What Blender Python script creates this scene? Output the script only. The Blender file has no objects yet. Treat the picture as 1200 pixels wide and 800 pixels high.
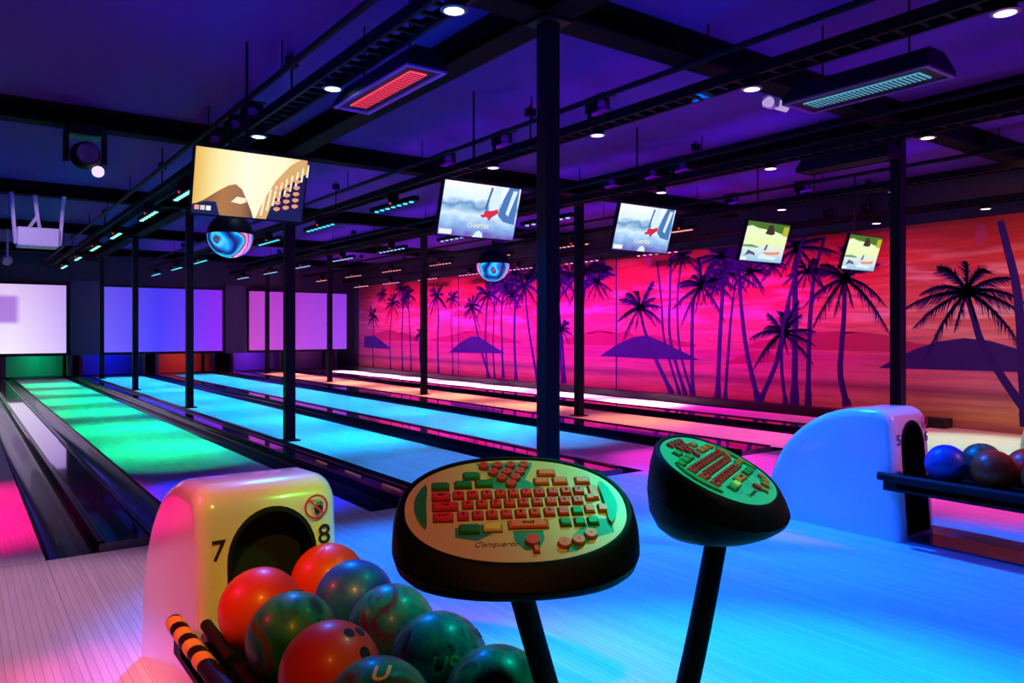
import bpy, bmesh, math, random
from mathutils import Vector, Matrix, Euler
random.seed(7)
D = bpy.data; S = bpy.context.scene; COL = S.collection
R = math.radians
# ------------------------------------------------------------------ camera
TH = R(35.9); H = 1.2; FPX = 898.0; HY = 388.0
cam = D.cameras.new('camera'); cam.sensor_width = 36; cam.lens = FPX/1200*36; cam.shift_y = -12/1200; cam.clip_start = .02
co = D.objects.new('camera', cam); COL.objects.link(co); co.location = (0, 0, H); co.rotation_euler = (R(90), 0, -TH); S.camera = co
SN, CS = math.sin(TH), math.cos(TH)
def ratio(px):
    s = (px-600)/FPX; return (SN+s*CS)/(CS-s*SN)
def yat(px, X): return X/ratio(px)            # survey helper: where a sight line meets the vertical plane X
def dep(x, y): return x*SN+y*CS
# ------------------------------------------------------------------ world, view
w = D.worlds.new('world'); S.world = w; w.use_nodes = True
w.node_tree.nodes['Background'].inputs[0].default_value = (.05, .01, .16, 1); w.node_tree.nodes['Background'].inputs[1].default_value = .12
vs = S.view_settings; S.display_settings.display_device = 'sRGB'
vs.view_transform = 'Standard'; vs.look = 'None'; vs.gamma = 1; vs.use_curve_mapping = False; vs.exposure = 0.0
# ------------------------------------------------------------------ lights of the hall, plus added ceiling lights
def aim(o, tgt): o.rotation_euler = (Vector(tgt)-o.location).to_track_quat('-Z', 'Y').to_euler()
def spot(loc, tgt, col, P, ang=60, blend=.6, r=.06):
    l = D.lights.new('wash_or_added_light', 'SPOT'); l.color = col; l.energy = P; l.spot_size = R(ang); l.spot_blend = blend; l.shadow_soft_size = r
    o = D.objects.new('wash_or_added_light', l); COL.objects.link(o); o.location = loc; aim(o, tgt); return o
def bar_light(loc, tgt, col, P, L, spread=70, wd=.05):
    l = D.lights.new('bar_light', 'AREA'); l.shape = 'RECTANGLE'; l.size = wd; l.size_y = L; l.color = col; l.energy = P; l.spread = R(spread)
    o = D.objects.new('bar_light', l); COL.objects.link(o); o.location = loc; aim(o, tgt); o.visible_camera = True
    d = (Vector(tgt)-Vector(loc)).normalized(); zc = -d; yc = Vector((0, 1, 0)); xc = yc.cross(zc).normalized(); yc = zc.cross(xc)
    o.rotation_euler = Matrix((xc, yc, zc)).transposed().to_euler(); return o
# washes on the approach (heads on the trusses)
spot((1.74, 4.6, 2.85), (2.0, 2.7, 0), (0, .16, 1), 700, 66)
spot((4.2, 3.6, 2.85), (3.4, 1.6, 0), (0, .12, 1), 1500, 72)
spot((1.74, 3.0, 2.85), (4.2, 2.6, .4), (0, .05, 1), 420, 46)
spot((2.1, 1.6, 2.85), (1.8, 1.2, 0), (0, .62, .45), 360, 60)
spot((3.7, 5.8, 2.85), (3.6, 5.6, 0), (0, .30, 1), 300, 50)
spot((3.9, 4.2, 2.85), (3.7, 4.1, 0), (0, .20, 1), 300, 50)
spot((5.5, 7.0, 2.85), (5.4, 6.9, 0), (0, .32, 1), 260, 42)
spot((1.72, 5.9, 2.85), (1.7, 5.7, 0), (0, .01, 1), 620, 40)
spot((1.72, 7.2, 2.85), (1.7, 7.7, 0), (0, .9, .30), 120, 34)
spot((6.2, 4.9, 2.85), (5.6, 4.7, 0), (1, .02, .65), 620, 38)
spot((4.9, 4.4, 2.85), (4.7, 4.1, 0), (.12, .03, 1), 300, 40)
spot((6.4, 2.6, 2.85), (6.3, 2.3, 0), (1, .05, .50), 640, 50)
spot((8.2, 5.0, 2.85), (7.6, 5.6, 0), (1, .10, .45), 500, 50)
spot((8.6, 3.8, 2.85), (8.5, 3.6, 0), (.50, .75, .55), 420, 56)
spot((-1.9, 3.4, 2.85), (.35, 2.55, .3), (1, .01, .12), 420, 30)
spot((-1.9, 6.0, 2.85), (-.55, 6.1, 0), (1, .0, .22), 1000, 48)
spot((.1, 3.9, 2.85), (.1, 3.6, 0), (.62, .27, .44), 235, 54)
# tight pin spots over the seating side, on the hood front and the two consoles
spot((.1, .2, 2.7), (.76, 2.25, .50), (1, .56, .01), 165, 17, .5)
spot((1.8, .6, 2.7), (1.02, 2.25, .52), (.08, .9, .08), 120, 15, .5)
spot((-.1, -.2, 2.7), (.70, 1.25, .75), (1, .30, .02), 75, 22, .6)
spot((1.25, -.4, 2.7), (1.05, 1.18, .87), (.10, .85, .06), 62, 15, .7)
spot((1.7, -.4, 2.7), (1.54, 1.24, .86), (1, .62, .40), 60, 14, .6)
spot((5.6, -.3, 2.7), (4.53, 2.25, .45), (1, .22, .60), 230, 15, .6)
# added uplights, unseen, put in only to colour the ceiling
spot((-3.6, 1.5, 1.3), (3.9, 5.2, 3.2), (.0, 0, 1), 1200, 38, .9, .2)
spot((8.8, -2.6, 1.3), (6.0, 6.5, 3.2), (.30, 0, 1), 1000, 70, .9, .2)
spot((-3.9, 9.0, 1.3), (4.0, 14.0, 3.2), (.04, 0, 1), 320, 60, .9, .2)
# added purple lights above the trusses, tinting the ceiling; no real strips
for xx, p in ((4.11, 18), (6.30, 26), (8.45, 34)):
    bar_light((xx, 12.5, 2.90), (xx, 12.5, 3.2), (.20, 0, 1), p, 17, 170, .06)
# magenta wall washers above the mural: linear battens
for yy, c, p in ((6.2, (1, 0, .25), 16), (8.4, (1, 0, .62), 38), (11.0, (1, 0, .75), 48), (13.8, (1, 0, .75), 52), (16.6, (1, 0, .7), 46), (19.4, (1, 0, .5), 34)):
    bar_light((9.0, yy, 2.88), (10.05, yy-.1, .95), c, p, 2.6, 100)
spot((7.9, 2.4, 2.9), (10.05, 3.9, 1.3), (1, .34, .16), 210, 85, .8, .1)
# ------------------------------------------------------------------ materials
MT = {}
def mat(name, col, rough=.5, metal=0, emit=None, es=1, coat=0, spec=.5, bump=None):
    if name in MT: return MT[name]
    m = D.materials.new(name); m.use_nodes = True; nt = m.node_tree; b = nt.nodes['Principled BSDF']
    b.inputs['Base Color'].default_value = (*col, 1); b.inputs['Roughness'].default_value = rough; b.inputs['Metallic'].default_value = metal
    b.inputs['Coat Weight'].default_value = coat; b.inputs['Specular IOR Level'].default_value = spec
    if emit: b.inputs['Emission Color'].default_value = (*emit, 1); b.inputs['Emission Strength'].default_value = es
    if bump:
        n = nt.nodes.new('ShaderNodeTexNoise'); n.inputs['Scale'].default_value = bump[0]; n.inputs['Detail'].default_value = 4
        tc = nt.nodes.new('ShaderNodeTexCoord'); nt.links.new(tc.outputs['Object'], n.inputs['Vector'])
        bp = nt.nodes.new('ShaderNodeBump'); bp.inputs['Strength'].default_value = bump[1]; bp.inputs['Distance'].default_value = .01
        nt.links.new(n.outputs['Fac'], bp.inputs['Height']); nt.links.new(bp.outputs['Normal'], b.inputs['Normal'])
    MT[name] = m; return m
def nd(nt, t, **k):
    n = nt.nodes.new(t)
    for a, v in k.items(): setattr(n, a, v)
    return n
def ramp(nt, fac, stops, interp='LINEAR'):
    r = nt.nodes.new('ShaderNodeValToRGB'); cr = r.color_ramp; cr.interpolation = interp
    while len(cr.elements) < len(stops): cr.elements.new(.5)
    for e, (p, c) in zip(cr.elements, stops): e.position = p; e.color = (*c, 1)
    nt.links.new(fac, r.inputs['Fac']); return r
def mapped(nt, scale=(1, 1, 1), src='Object'):
    tc = nt.nodes.new('ShaderNodeTexCoord'); mp = nt.nodes.new('ShaderNodeMapping'); mp.inputs['Scale'].default_value = scale
    nt.links.new(tc.outputs[src], mp.inputs['Vector']); return mp
def board_mat(name, a, b_, rough, line=.55, band=0.0, bw=.027, coat=.6, wear=None):
    """strip boards running along Y, object space = world space"""
    m = D.materials.new(name); m.use_nodes = True; nt = m.node_tree; L = nt.links; p = nt.nodes['Principled BSDF']
    tc = nd(nt, 'ShaderNodeTexCoord'); sx = nd(nt, 'ShaderNodeSeparateXYZ'); L.new(tc.outputs['Object'], sx.inputs[0])
    dv = nd(nt, 'ShaderNodeMath', operation='DIVIDE'); dv.inputs[1].default_value = bw; L.new(sx.outputs['X'], dv.inputs[0])
    fl = nd(nt, 'ShaderNodeMath', operation='FLOOR'); L.new(dv.outputs[0], fl.inputs[0])
    fr = nd(nt, 'ShaderNodeMath', operation='FRACT'); L.new(dv.outputs[0], fr.inputs[0])
    wn = nd(nt, 'ShaderNodeTexWhiteNoise', noise_dimensions='1D'); L.new(fl.outputs[0], wn.inputs['W'])
    r = ramp(nt, wn.outputs['Value'], [(0, a), (1, b_)])
    ln = nd(nt, 'ShaderNodeMath', operation='LESS_THAN'); ln.inputs[1].default_value = .09; L.new(fr.outputs[0], ln.inputs[0])
    ml = nd(nt, 'ShaderNodeMath', operation='MULTIPLY'); ml.inputs[1].default_value = line; L.new(ln.outputs[0], ml.inputs[0])
    mx = nd(nt, 'ShaderNodeMix', data_type='RGBA', blend_type='MULTIPLY'); L.new(ml.outputs[0], mx.inputs[0]); L.new(r.outputs[0], mx.inputs[6]); mx.inputs[7].default_value = (.35, .3, .3, 1)
    mp = mapped(nt, (9, .7, 1)); ns = nd(nt, 'ShaderNodeTexNoise'); ns.inputs['Scale'].default_value = 3; ns.inputs['Detail'].default_value = 5; L.new(mp.outputs[0], ns.inputs['Vector'])
    r2 = ramp(nt, ns.outputs['Fac'], [(.3, (.82, .82, .82)), (.7, (1, 1, 1))])
    m2 = nd(nt, 'ShaderNodeMix', data_type='RGBA', blend_type='MULTIPLY'); m2.inputs[0].default_value = .7; L.new(mx.outputs[2], m2.inputs[6]); L.new(r2.outputs[0], m2.inputs[7])
    L.new(m2.outputs[2], p.inputs['Base Color'])
    p.inputs['Roughness'].default_value = rough; p.inputs['Specular IOR Level'].default_value = .06; p.inputs['Coat Weight'].default_value = coat; p.inputs['Coat Roughness'].default_value = .12
    # long oil waves: very slight relief
    mp2 = mapped(nt, (.6, 1.4, 1)); n3 = nd(nt, 'ShaderNodeTexNoise'); n3.inputs['Scale'].default_value = 1.6; L.new(mp2.outputs[0], n3.inputs['Vector'])
    bp = nd(nt, 'ShaderNodeBump'); bp.inputs['Strength'].default_value = .05; bp.inputs['Distance'].default_value = .02; L.new(n3.outputs['Fac'], bp.inputs['Height'])
    L.new(bp.outputs['Normal'], p.inputs['Coat Normal'])
    return m
M_appr = board_mat('approach_boards', (.78, .77, .76), (.88, .87, .85), .45, coat=.03)
M_lane = board_mat('lane_boards', (.80, .80, .80), (.9, .9, .9), .4, .35, coat=.05)
M_black = mat('black_metal', (.006, .006, .008), .5, spec=.2)
M_post = mat('post_paint', (.007, .007, .009), .5, spec=.15)
M_beam = mat('beam_paint', (.004, .004, .005), .9, spec=.08)
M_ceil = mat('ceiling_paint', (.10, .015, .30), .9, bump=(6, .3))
M_gut = mat('gutter_plastic', (.006, .005, .012), .25, coat=.15, spec=.25)
M_cap = mat('capping_gloss', (.02, .012, .045), .10, coat=1, spec=.5)
M_curb = mat('kerb_black', (.01, .01, .012), .4)
M_wall = mat('dark_wall', (.025, .015, .05), .8, bump=(20, .3))
M_white = mat('white_plastic', (.85, .85, .83), .22, coat=.7)
M_hole = mat('black_opening', (.004, .004, .004), .8)
M_dark = mat('black_shell', (.004, .0035, .004), .5, spec=.10, bump=(220, .12))
M_rub = mat('black_rubber', (.005, .005, .005), .6, spec=.2)
M_tape = mat('hazard_orange', (.95, .62, .06), .5)
M_red = mat('sign_red', (.7, .03, .02), .5)
M_ink = mat('black_ink', (.01, .01, .01), .5)
# ------------------------------------------------------------------ mesh helpers
def newbm(): return bmesh.new()
def box(bm, x0, x1, y0, y1, z0, z1):
    v = [bm.verts.new((x, y, z)) for x in (x0, x1) for y in (y0, y1) for z in (z0, z1)]
    for f in ((0, 1, 3, 2), (4, 6, 7, 5), (0, 4, 5, 1), (2, 3, 7, 6), (0, 2, 6, 4), (1, 5, 7, 3)): bm.faces.new([v[i] for i in f])
def tube(bm, a, b, r, n=10, r2=None, cap=True):
    a = Vector(a); b = Vector(b); r2 = r if r2 is None else r2
    d = (b-a).normalized(); u = d.orthogonal().normalized(); w_ = d.cross(u)
    A = [bm.verts.new(a+(u*math.cos(t)+w_*math.sin(t))*r) for t in [2*math.pi*i/n for i in range(n)]]
    B = [bm.verts.new(b+(u*math.cos(t)+w_*math.sin(t))*r2) for t in [2*math.pi*i/n for i in range(n)]]
    for i in range(n): bm.faces.new((A[i], A[(i+1) % n], B[(i+1) % n], B[i]))
    if cap: bm.faces.new(A[::-1]); bm.faces.new(B)
def loft(bm, rings, cap0=True, cap1=True):
    vs_ = [[bm.verts.new(p) for p in r] for r in rings]
    n = len(vs_[0])
    for a, b in zip(vs_, vs_[1:]):
        for i in range(n): bm.faces.new((a[i], a[(i+1) % n], b[(i+1) % n], b[i]))
    if cap0: bm.faces.new(vs_[0][::-1])
    if cap1: bm.faces.new(vs_[-1])
def prism(bm, pts, h, axis='z', base=0):
    """extrude 2-D outline"""
    def P(p, t):
        return {'z': (p[0], p[1], t), 'x': (t, p[0], p[1]), 'y': (p[0], t, p[1])}[axis]
    loft(bm, [[P(p, base) for p in pts], [P(p, base+h) for p in pts]])
def obj(name, bm, m, parent=None, smooth=False, loc=None, bevel=0, bseg=2):
    me = D.meshes.new(name); bmesh.ops.recalc_face_normals(bm, faces=bm.faces[:]); bm.to_mesh(me); bm.free()
    if m: me.materials.append(m)
    if smooth:
        for p in me.polygons: p.use_smooth = True
    o = D.objects.new(name, me); COL.objects.link(o)
    if loc: o.location = loc
    if parent: o.parent = parent
    if bevel:
        md = o.modifiers.new('b', 'BEVEL'); md.width = bevel; md.segments = bseg; md.limit_method = 'ANGLE'
    if smooth:
        try: me.set_sharp_from_angle(angle=R(40))
        except Exception: pass
    return o
def bx(name, m, x0, x1, y0, y1, z0, z1, parent=None, bevel=0):
    b = newbm(); box(b, x0, x1, y0, y1, z0, z1); return obj(name, b, m, parent, bevel=bevel)
def tag(o, label=None, cat=None, group=None, kind=None):
    if label: o['label'] = label
    if cat: o['category'] = cat
    if group: o['group'] = group
    if kind: o['kind'] = kind
    return o
def empty(name, loc=(0, 0, 0), rz=0):
    o = D.objects.new(name, None); COL.objects.link(o); o.location = loc; o.rotation_euler = (0, 0, rz); o.empty_display_size = .05; return o
def kids(o): return [c for c in D.objects if c.parent == o]
def copy_tree(o, parent=None):
    c = o.copy(); COL.objects.link(c); c.parent = parent
    for ch in kids(o): copy_tree(ch, c)
    return c
def text_mesh(body, size, font_shear=0, bold=0):
    cu = D.curves.new('t', 'FONT'); cu.body = body; cu.size = size; cu.align_x = 'CENTER'; cu.align_y = 'CENTER'; cu.shear = font_shear; cu.offset = bold; cu.extrude = 0.0006
    o = D.objects.new('t', cu); COL.objects.link(o); dg = bpy.context.evaluated_depsgraph_get(); dg.update()
    me = D.meshes.new_from_object(o.evaluated_get(dg)); D.objects.remove(o); D.curves.remove(cu); return me
def text_obj(name, body, size, m, parent, mtx, shear=0, bold=0):
    me = text_mesh(body, size, shear, bold); me.materials.clear(); me.materials.append(m); me.transform(mtx)
    o = D.objects.new(name, me); COL.objects.link(o); o.parent = parent; return o
# ------------------------------------------------------------------ room shell
XW = 10.05; YF = 4.68; YM = 22.4; YE = 23.4; ZC = 3.20
floor = bx('floor', mat('sub_floor', (.03, .03, .035), .7), -5.2, XW, -3.6, 25.2, -.10, -.05); tag(floor, 'subfloor beneath the pale approach boards', kind='structure')
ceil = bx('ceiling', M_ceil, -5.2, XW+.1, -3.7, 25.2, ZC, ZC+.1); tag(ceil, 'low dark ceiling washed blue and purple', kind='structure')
wr = bx('wall_right', M_wall, XW+.001, XW+.1, -3.6, 25.2, -.1, ZC); tag(wr, 'dark wall behind the sunset mural', kind='structure')
wl = bx('wall_left', M_wall, -5.3, -5.2, -3.6, 25.2, -.1, ZC); tag(wl, kind='structure')
wb = bx('wall_back', M_wall, -5.3, XW+.1, -3.7, -3.6, -.1, ZC); tag(wb, kind='structure')
wf = bx('wall_far', M_wall, -5.3, XW+.1, 25.2, 25.3, -.1, ZC); tag(wf, kind='structure')
# approach panels: joints in line with the lane edges
EDG = [-5.2, -2.7, -1.75, -.69, .375, 1.16, 2.23, 2.91, 4.01, 4.79, 5.88, 6.86, 7.88, 8.78, 9.72, XW]
YJ = [-3.6, -1.2, .9, YF]
def panel_row():
    for j in range(3):
        for i in range(len(EDG)-1):
            g = .0022
            bx('floor_panel', M_appr, EDG[i]+g*.3, EDG[i+1]-g*.3, YJ[j]+g, YJ[j+1]-g, -.05, 0, floor)
panel_row()
# ------------------------------------------------------------------ lanes, gutters
LANES = [(-.69, .375, 'pink-lit bowling lane at the far left edge'), (1.16, 2.23, 'bowling lane glowing green, behind the number 7 and 8 ball return'),
         (2.91, 4.01, 'wide cyan-blue bowling lane just right of the front row of posts'), (4.79, 5.88, 'second cyan-blue bowling lane, turning pink at its near end'),
         (6.86, 7.88, 'orange-pink bowling lane between the blue lanes and the white lane'), (8.78, 9.72, 'white-pink bowling lane right beside the mural wall')]
M_arrow = mat('lane_dots', (.25, .2, .3), .4)
for x0, x1, lb in LANES:
    t = empty('bowling_lane', ((x0+x1)/2, YF, -.05)); tag(t, lb, 'bowling lane')
    def cbx(n, m, a, b, c, d, e, f):
        o = bx(n, m, a, b, c, d, e, f, t); o.matrix_parent_inverse = Matrix.Translation((-(x0+x1)/2, -YF, .05)); return o
    segs = [YF, 7.4, 10.2, 13.0, 15.8, 18.6, 21.4, YE]
    for a, b in zip(segs, segs[1:]): cbx('lane_panel', M_lane, x0+.001, x1-.001, a+.0025, b-.001, -.05, 0)
def gutter_profile(xa, xb, z_top=0.0):
    n = 10; pts = []
    for i in range(n+1):
        a = math.pi*i/n; pts.append((xa+(xb-xa)*(1-math.cos(a))/2, z_top-.045*math.sin(a)))
    return pts
def divider(x0, x1, lb):
    t = empty('gutter_channel', ((x0+x1)/2, YF, -.05)); tag(t, lb, 'gutter'); inv = Matrix.Translation((-(x0+x1)/2, -YF, .05))
    W_ = x1-x0; gw = min(.245, W_*.34); y0, y1 = YF+.004, YE
    for xa, xb, s in ((x0+.004, x0+gw, 1), (x1-gw, x1-.004, -1)):
        b = newbm(); top = gutter_profile(xa, xb)
        ring = top+[(xb, -.049), (xa, -.049)]
        prism(b, [(p[0], p[1]) for p in ring], y1-y0, 'y', y0); o = obj('gutter', b, M_gut, t, True); o.matrix_parent_inverse = inv
    b = newbm(); xa, xb = x0+gw+.002, x1-gw-.002
    ring = [(xa, -.049), (xa, .035), (xa+.012, .045), (xa+.05, .047), (xb-.05, .047), (xb-.012, .045), (xb, .035), (xb, -.049)]
    prism(b, ring, y1-y0-.6, 'y', y0); o = obj('capping', b, M_cap, t); o.matrix_parent_inverse = inv
    for xa_, xb_ in ((xa, xa+.035), (xb-.035, xb)):
        b = newbm(); box(b, xa_, xb_, y0+.02, y1-.62, .047, .058); o = obj('capping_rail', b, M_gut, t, bevel=.004); o.matrix_parent_inverse = inv
divider(-1.75+.25, -.69, 'black gutters and capping beyond the pink lane at far left')
divider(.375, 1.16, 'glossy black gutters and capping left of the green lane')
divider(2.23, 2.91, 'dark gutters and capping under the front row of posts, right of the green lane')
divider(4.01, 4.79, 'dark gutters and capping between the two blue lanes')
divider(5.88, 6.86, 'dark gutters and capping under the rear row of posts')
divider(7.88, 8.78, 'black gutters and capping between the orange and white lanes')
tag(bx('gutter_channel', M_gut, 9.725, 9.80, YF+.01, YE, -.05, -.03), 'narrow black gutter between white lane and mural kerb', 'gutter')
tag(bx('kerb', M_curb, 9.81, 10.02, 4.5, YM-.1, -.0, .12, bevel=.008), 'low black kerb along the foot of the mural', 'kerb')
bx('floor_panel', M_gut, 9.80, XW, YF, YE, -.05, -.001, floor)
bx('floor_panel', M_gut, -5.2, -1.51, YF+.004, YE, -.05, -.001, floor)
# ------------------------------------------------------------------ machine end: masking screens, pit
def screen_mat(name, stops, sq=False, es=1.0):
    m = D.materials.new(name); m.use_nodes = True; nt = m.node_tree; L = nt.links; p = nt.nodes['Principled BSDF']
    p.inputs['Base Color'].default_value = (.02, .02, .02, 1); p.inputs['Roughness'].default_value = .6
    tc = nd(nt, 'ShaderNodeTexCoord'); sx = nd(nt, 'ShaderNodeSeparateXYZ'); L.new(tc.outputs['Generated'], sx.inputs[0])
    r = ramp(nt, sx.outputs['X'], stops); out = r.outputs[0]
    r2 = ramp(nt, sx.outputs['Z'], [(0, (1, 1, 1)), (1, (.80, .66, .86))]); mx = nd(nt, 'ShaderNodeMix', data_type='RGBA', blend_type='MULTIPLY'); mx.inputs[0].default_value = 1
    L.new(out, mx.inputs[6]); L.new(r2.outputs[0], mx.inputs[7]); out = mx.outputs[2]
    if sq:
        # soft purple square of a projected picture
        def soft(sock, a, b, e):
            u = nd(nt, 'ShaderNodeMapRange', interpolation_type='SMOOTHSTEP'); u.inputs[1].default_value = a-e; u.inputs[2].default_value = a+e; L.new(sock, u.inputs[0])
            v = nd(nt, 'ShaderNodeMapRange', interpolation_type='SMOOTHSTEP'); v.inputs[1].default_value = b+e; v.inputs[2].default_value = b-e; L.new(sock, v.inputs[0])
            q = nd(nt, 'ShaderNodeMath', operation='MULTIPLY'); L.new(u.outputs[0], q.inputs[0]); L.new(v.outputs[0], q.inputs[1]); return q
        a = soft(sx.outputs['X'], .22, .65, .03); c = soft(sx.outputs['Z'], .44, .83, .04)
        q = nd(nt, 'ShaderNodeMath', operation='MULTIPLY'); L.new(a.outputs[0], q.inputs[0]); L.new(c.outputs[0], q.inputs[1])
        q2 = nd(nt, 'ShaderNodeMath', operation='MULTIPLY'); q2.inputs[1].default_value = .85; L.new(q.outputs[0], q2.inputs[0])
        m3 = nd(nt, 'ShaderNodeMix', data_type='RGBA'); L.new(q2.outputs[0], m3.inputs[0]); L.new(out, m3.inputs[6]); m3.inputs[7].default_value = (.34, .12, .66, 1); out = m3.outputs[2]
    L.new(out, p.inputs['Emission Color']); p.inputs['Emission Strength'].default_value = es; return m
SC = [(-.70, 2.24, screen_mat('screen_white', [(0, (.85, .70, .98)), (.6, (.9, .80, 1)), (1, (.62, .46, .95))], True, 1.05), 'bright white-lilac masking screen at far left with a soft purple square'),
      (3.07, 6.08, screen_mat('screen_blue', [(0, (.16, .12, .95)), (.45, (.07, .05, 1)), (.65, (.13, .05, .95)), (1, (.30, .02, .95))]), 'blue to violet masking screen in the middle of the far wall'),
      (6.83, 9.84, screen_mat('screen_magenta', [(0, (.55, .07, .60)), (.4, (.48, .06, .68)), (1, (.33, .06, .85))]), 'magenta-violet masking screen beside the mural')]
for x0, x1, m, lb in SC:
    t = empty('masking_screen', ((x0+x1)/2, YM, .65)); tag(t, lb, 'screen'); inv = Matrix.Translation((-(x0+x1)/2, -YM, -.65))
    o = bx('screen_panel', m, x0, x1, YM, YM+.03, .65, 2.36, t); o.matrix_parent_inverse = inv
    b = newbm()
    for q in ((x0-.05, x1+.05, .60, .65), (x0-.05, x1+.05, 2.36, 2.41)): box(b, q[0], q[1], YM-.02, YM+.05, q[2], q[3])
    for q in ((x0-.05, x0), (x1, x1+.05)): box(b, q[0], q[1], YM-.02, YM+.05, .65, 2.36)
    o = obj('frame', b, M_black, t); o.matrix_parent_inverse = inv
M_mask = mat('masking_wall', (.02, .008, .06), .6)
bmk = newbm(); box(bmk, -5.2, XW, YM+.06, YM+.16, .58, ZC); tag(obj('wall_masking', bmk, M_mask), 'dark masking wall behind the far screens', kind='structure')
for i, (a, b) in enumerate(((-1.6, -.80), (2.33, 2.99), (6.16, 6.75))):
    o = bx('trim_%d' % (i+1), mat('pilaster_paint', (.06, .03, .12), .5), a, b, YM-.03, YM+.06, .0 if False else .58, 2.5); tag(o, kind='structure')
PITL = ['pin pit at the far end of the leftmost pink lane', 'green-lit pin pit under the white screen', 'dark blue pin pit under the left half of the blue screen', 'dim red-brown pin pit under the right half of the blue screen', 'violet-lit pin pit under the left half of the magenta screen', 'almost black pin pit beside the mural, end of the white lane']
M_kick = mat('kickback_board', (.45, .38, .36), .6)
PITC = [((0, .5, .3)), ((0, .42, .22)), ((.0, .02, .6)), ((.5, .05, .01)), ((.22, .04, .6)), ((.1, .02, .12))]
for (x0, x1, lb), c in zip(LANES, PITC):
    nm = lb.split(' lane')[0]
    t = empty('pin_pit', ((x0+x1)/2, YE, -.05)); inv = Matrix.Translation((-(x0+x1)/2, -YE, .05))
    tag(t, PITL[LANES.index((x0, x1, lb))], 'pin pit')
    m = mat('pit_curtain_%d' % int(x0*10+50), tuple(.15+.8*v for v in c), .5)  # tint of the pit lamp is also put into the curtain colour
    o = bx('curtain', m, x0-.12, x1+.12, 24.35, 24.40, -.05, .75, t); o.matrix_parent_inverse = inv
    o = bx('pit_floor', M_black, x0-.12, x1+.12, YE+.01, 24.35, -.05, -.02, t); o.matrix_parent_inverse = inv
    for xx in (x0-.24, x1+.20):
        o = bx('kickback', M_kick, xx, xx+.04, 23.46, 24.34, .0, .57, t); o.matrix_parent_inverse = inv
        o = bx('kickback_edge', M_kick, xx-.02, xx+.06, 23.42, 23.46, .0, .57, t); o.matrix_parent_inverse = inv
    bar_light(((x0+x1)/2, 23.6, .74), ((x0+x1)/2, 24.3, .2), c, 5, .6, 120)
# ------------------------------------------------------------------ mural
def W_(px, py):
    Y = yat(px, XW-.02); d = dep(XW-.02, Y); return (Y, H-(py-HY)*d/FPX, d/FPX)
mm = D.materials.new('mural_sky'); mm.use_nodes = True; nt = mm.node_tree; L = nt.links; p = nt.nodes['Principled BSDF']; p.inputs['Roughness'].default_value = .55
tc = nd(nt, 'ShaderNodeTexCoord'); sx = nd(nt, 'ShaderNodeSeparateXYZ'); L.new(tc.outputs['Object'], sx.inputs[0])
dz = nd(nt, 'ShaderNodeMath', operation='DIVIDE'); dz.inputs[1].default_value = 2.58; L.new(sx.outputs['Z'], dz.inputs[0])
r1 = ramp(nt, dz.outputs[0], [(0, (.45, .14, .18)), (.06, (.70, .34, .16)), (.13, (.70, .28, .26)), (.17, (.32, .06, .18)), (.21, (.80, .22, .38)), (.33, (.70, .06, .36)), (.345, (.78, .14, .34)), (.44, (.85, .24, .30)), (.55, (.9, .22, .26)), (.70, (.8, .09, .12)), (.85, (.62, .03, .04)), (1, (.5, .02, .025))])
mp = mapped(nt, (1, .55, 4.2)); ns = nd(nt, 'ShaderNodeTexNoise'); ns.inputs['Scale'].default_value = 1.7; ns.inputs['Detail'].default_value = 6; ns.inputs['Distortion'].default_value = .6; L.new(mp.outputs[0], ns.inputs['Vector'])
cl = ramp(nt, ns.outputs['Fac'], [(.49, (0, 0, 0)), (.60, (1, 1, 1))])
bell = ramp(nt, dz.outputs[0], [(.38, (0, 0, 0)), (.55, (1, 1, 1)), (.68, (.9, .9, .9)), (.88, (.05, .05, .05))])
mb = nd(nt, 'ShaderNodeMath', operation='MULTIPLY'); L.new(cl.outputs[0], mb.inputs[0]); L.new(bell.outputs[0], mb.inputs[1])
mb2 = nd(nt, 'ShaderNodeMath', operation='MULTIPLY'); mb2.inputs[1].default_value = .9; L.new(mb.outputs[0], mb2.inputs[0])
mx = nd(nt, 'ShaderNodeMix', data_type='RGBA'); L.new(mb2.outputs[0], mx.inputs[0]); L.new(r1.outputs[0], mx.inputs[6]); mx.inputs[7].default_value = (1, .55, .72, 1)
mp2 = mapped(nt, (1, .5, 9)); n2 = nd(nt, 'ShaderNodeTexNoise'); n2.inputs['Scale'].default_value = 2.2; n2.inputs['Detail'].default_value = 5; L.new(mp2.outputs[0], n2.inputs['Vector'])
dk = ramp(nt, n2.outputs['Fac'], [(.35, (.55, .5, .6)), (.6, (1, 1, 1))])
m4 = nd(nt, 'ShaderNodeMix', data_type='RGBA', blend_type='MULTIPLY'); m4.inputs[0].default_value = .6; L.new(mx.outputs[2], m4.inputs[6]); L.new(dk.outputs[0], m4.inputs[7]); L.new(m4.outputs[2], p.inputs['Base Color'])
mural = bx('beach_mural', mm, XW-.02, XW, -1.5, 21.9, .0, 2.58); tag(mural, 'wall-sized sunset beach mural with palm silhouettes, red to magenta', 'mural')
M_palm = mat('palm_ink', (.035, .012, .20), .8, spec=.1); M_hill = mat('hill_ink', (.045, .015, .22), .8, spec=.1); M_hill2 = mat('far_hill_ink', (.50, .05, .18), .8, spec=.1)
layer = [0]
def flat(pts_list, name, m, parent=mural):
    layer[0] += 1; X = XW-.0205-.00008*layer[0]
    b = newbm()
    for pts in pts_list:
        try: b.faces.new([b.verts.new((X, y, z)) for y, z in pts])
        except ValueError: pass
    bmesh.ops.triangulate(b, faces=b.faces[:])
    me = D.meshes.new(name); b.to_mesh(me); b.free(); me.materials.append(m)
    for pl in me.polygons: pass
    o = D.objects.new(name, me); COL.objects.link(o); o.parent = parent; return o
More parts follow.
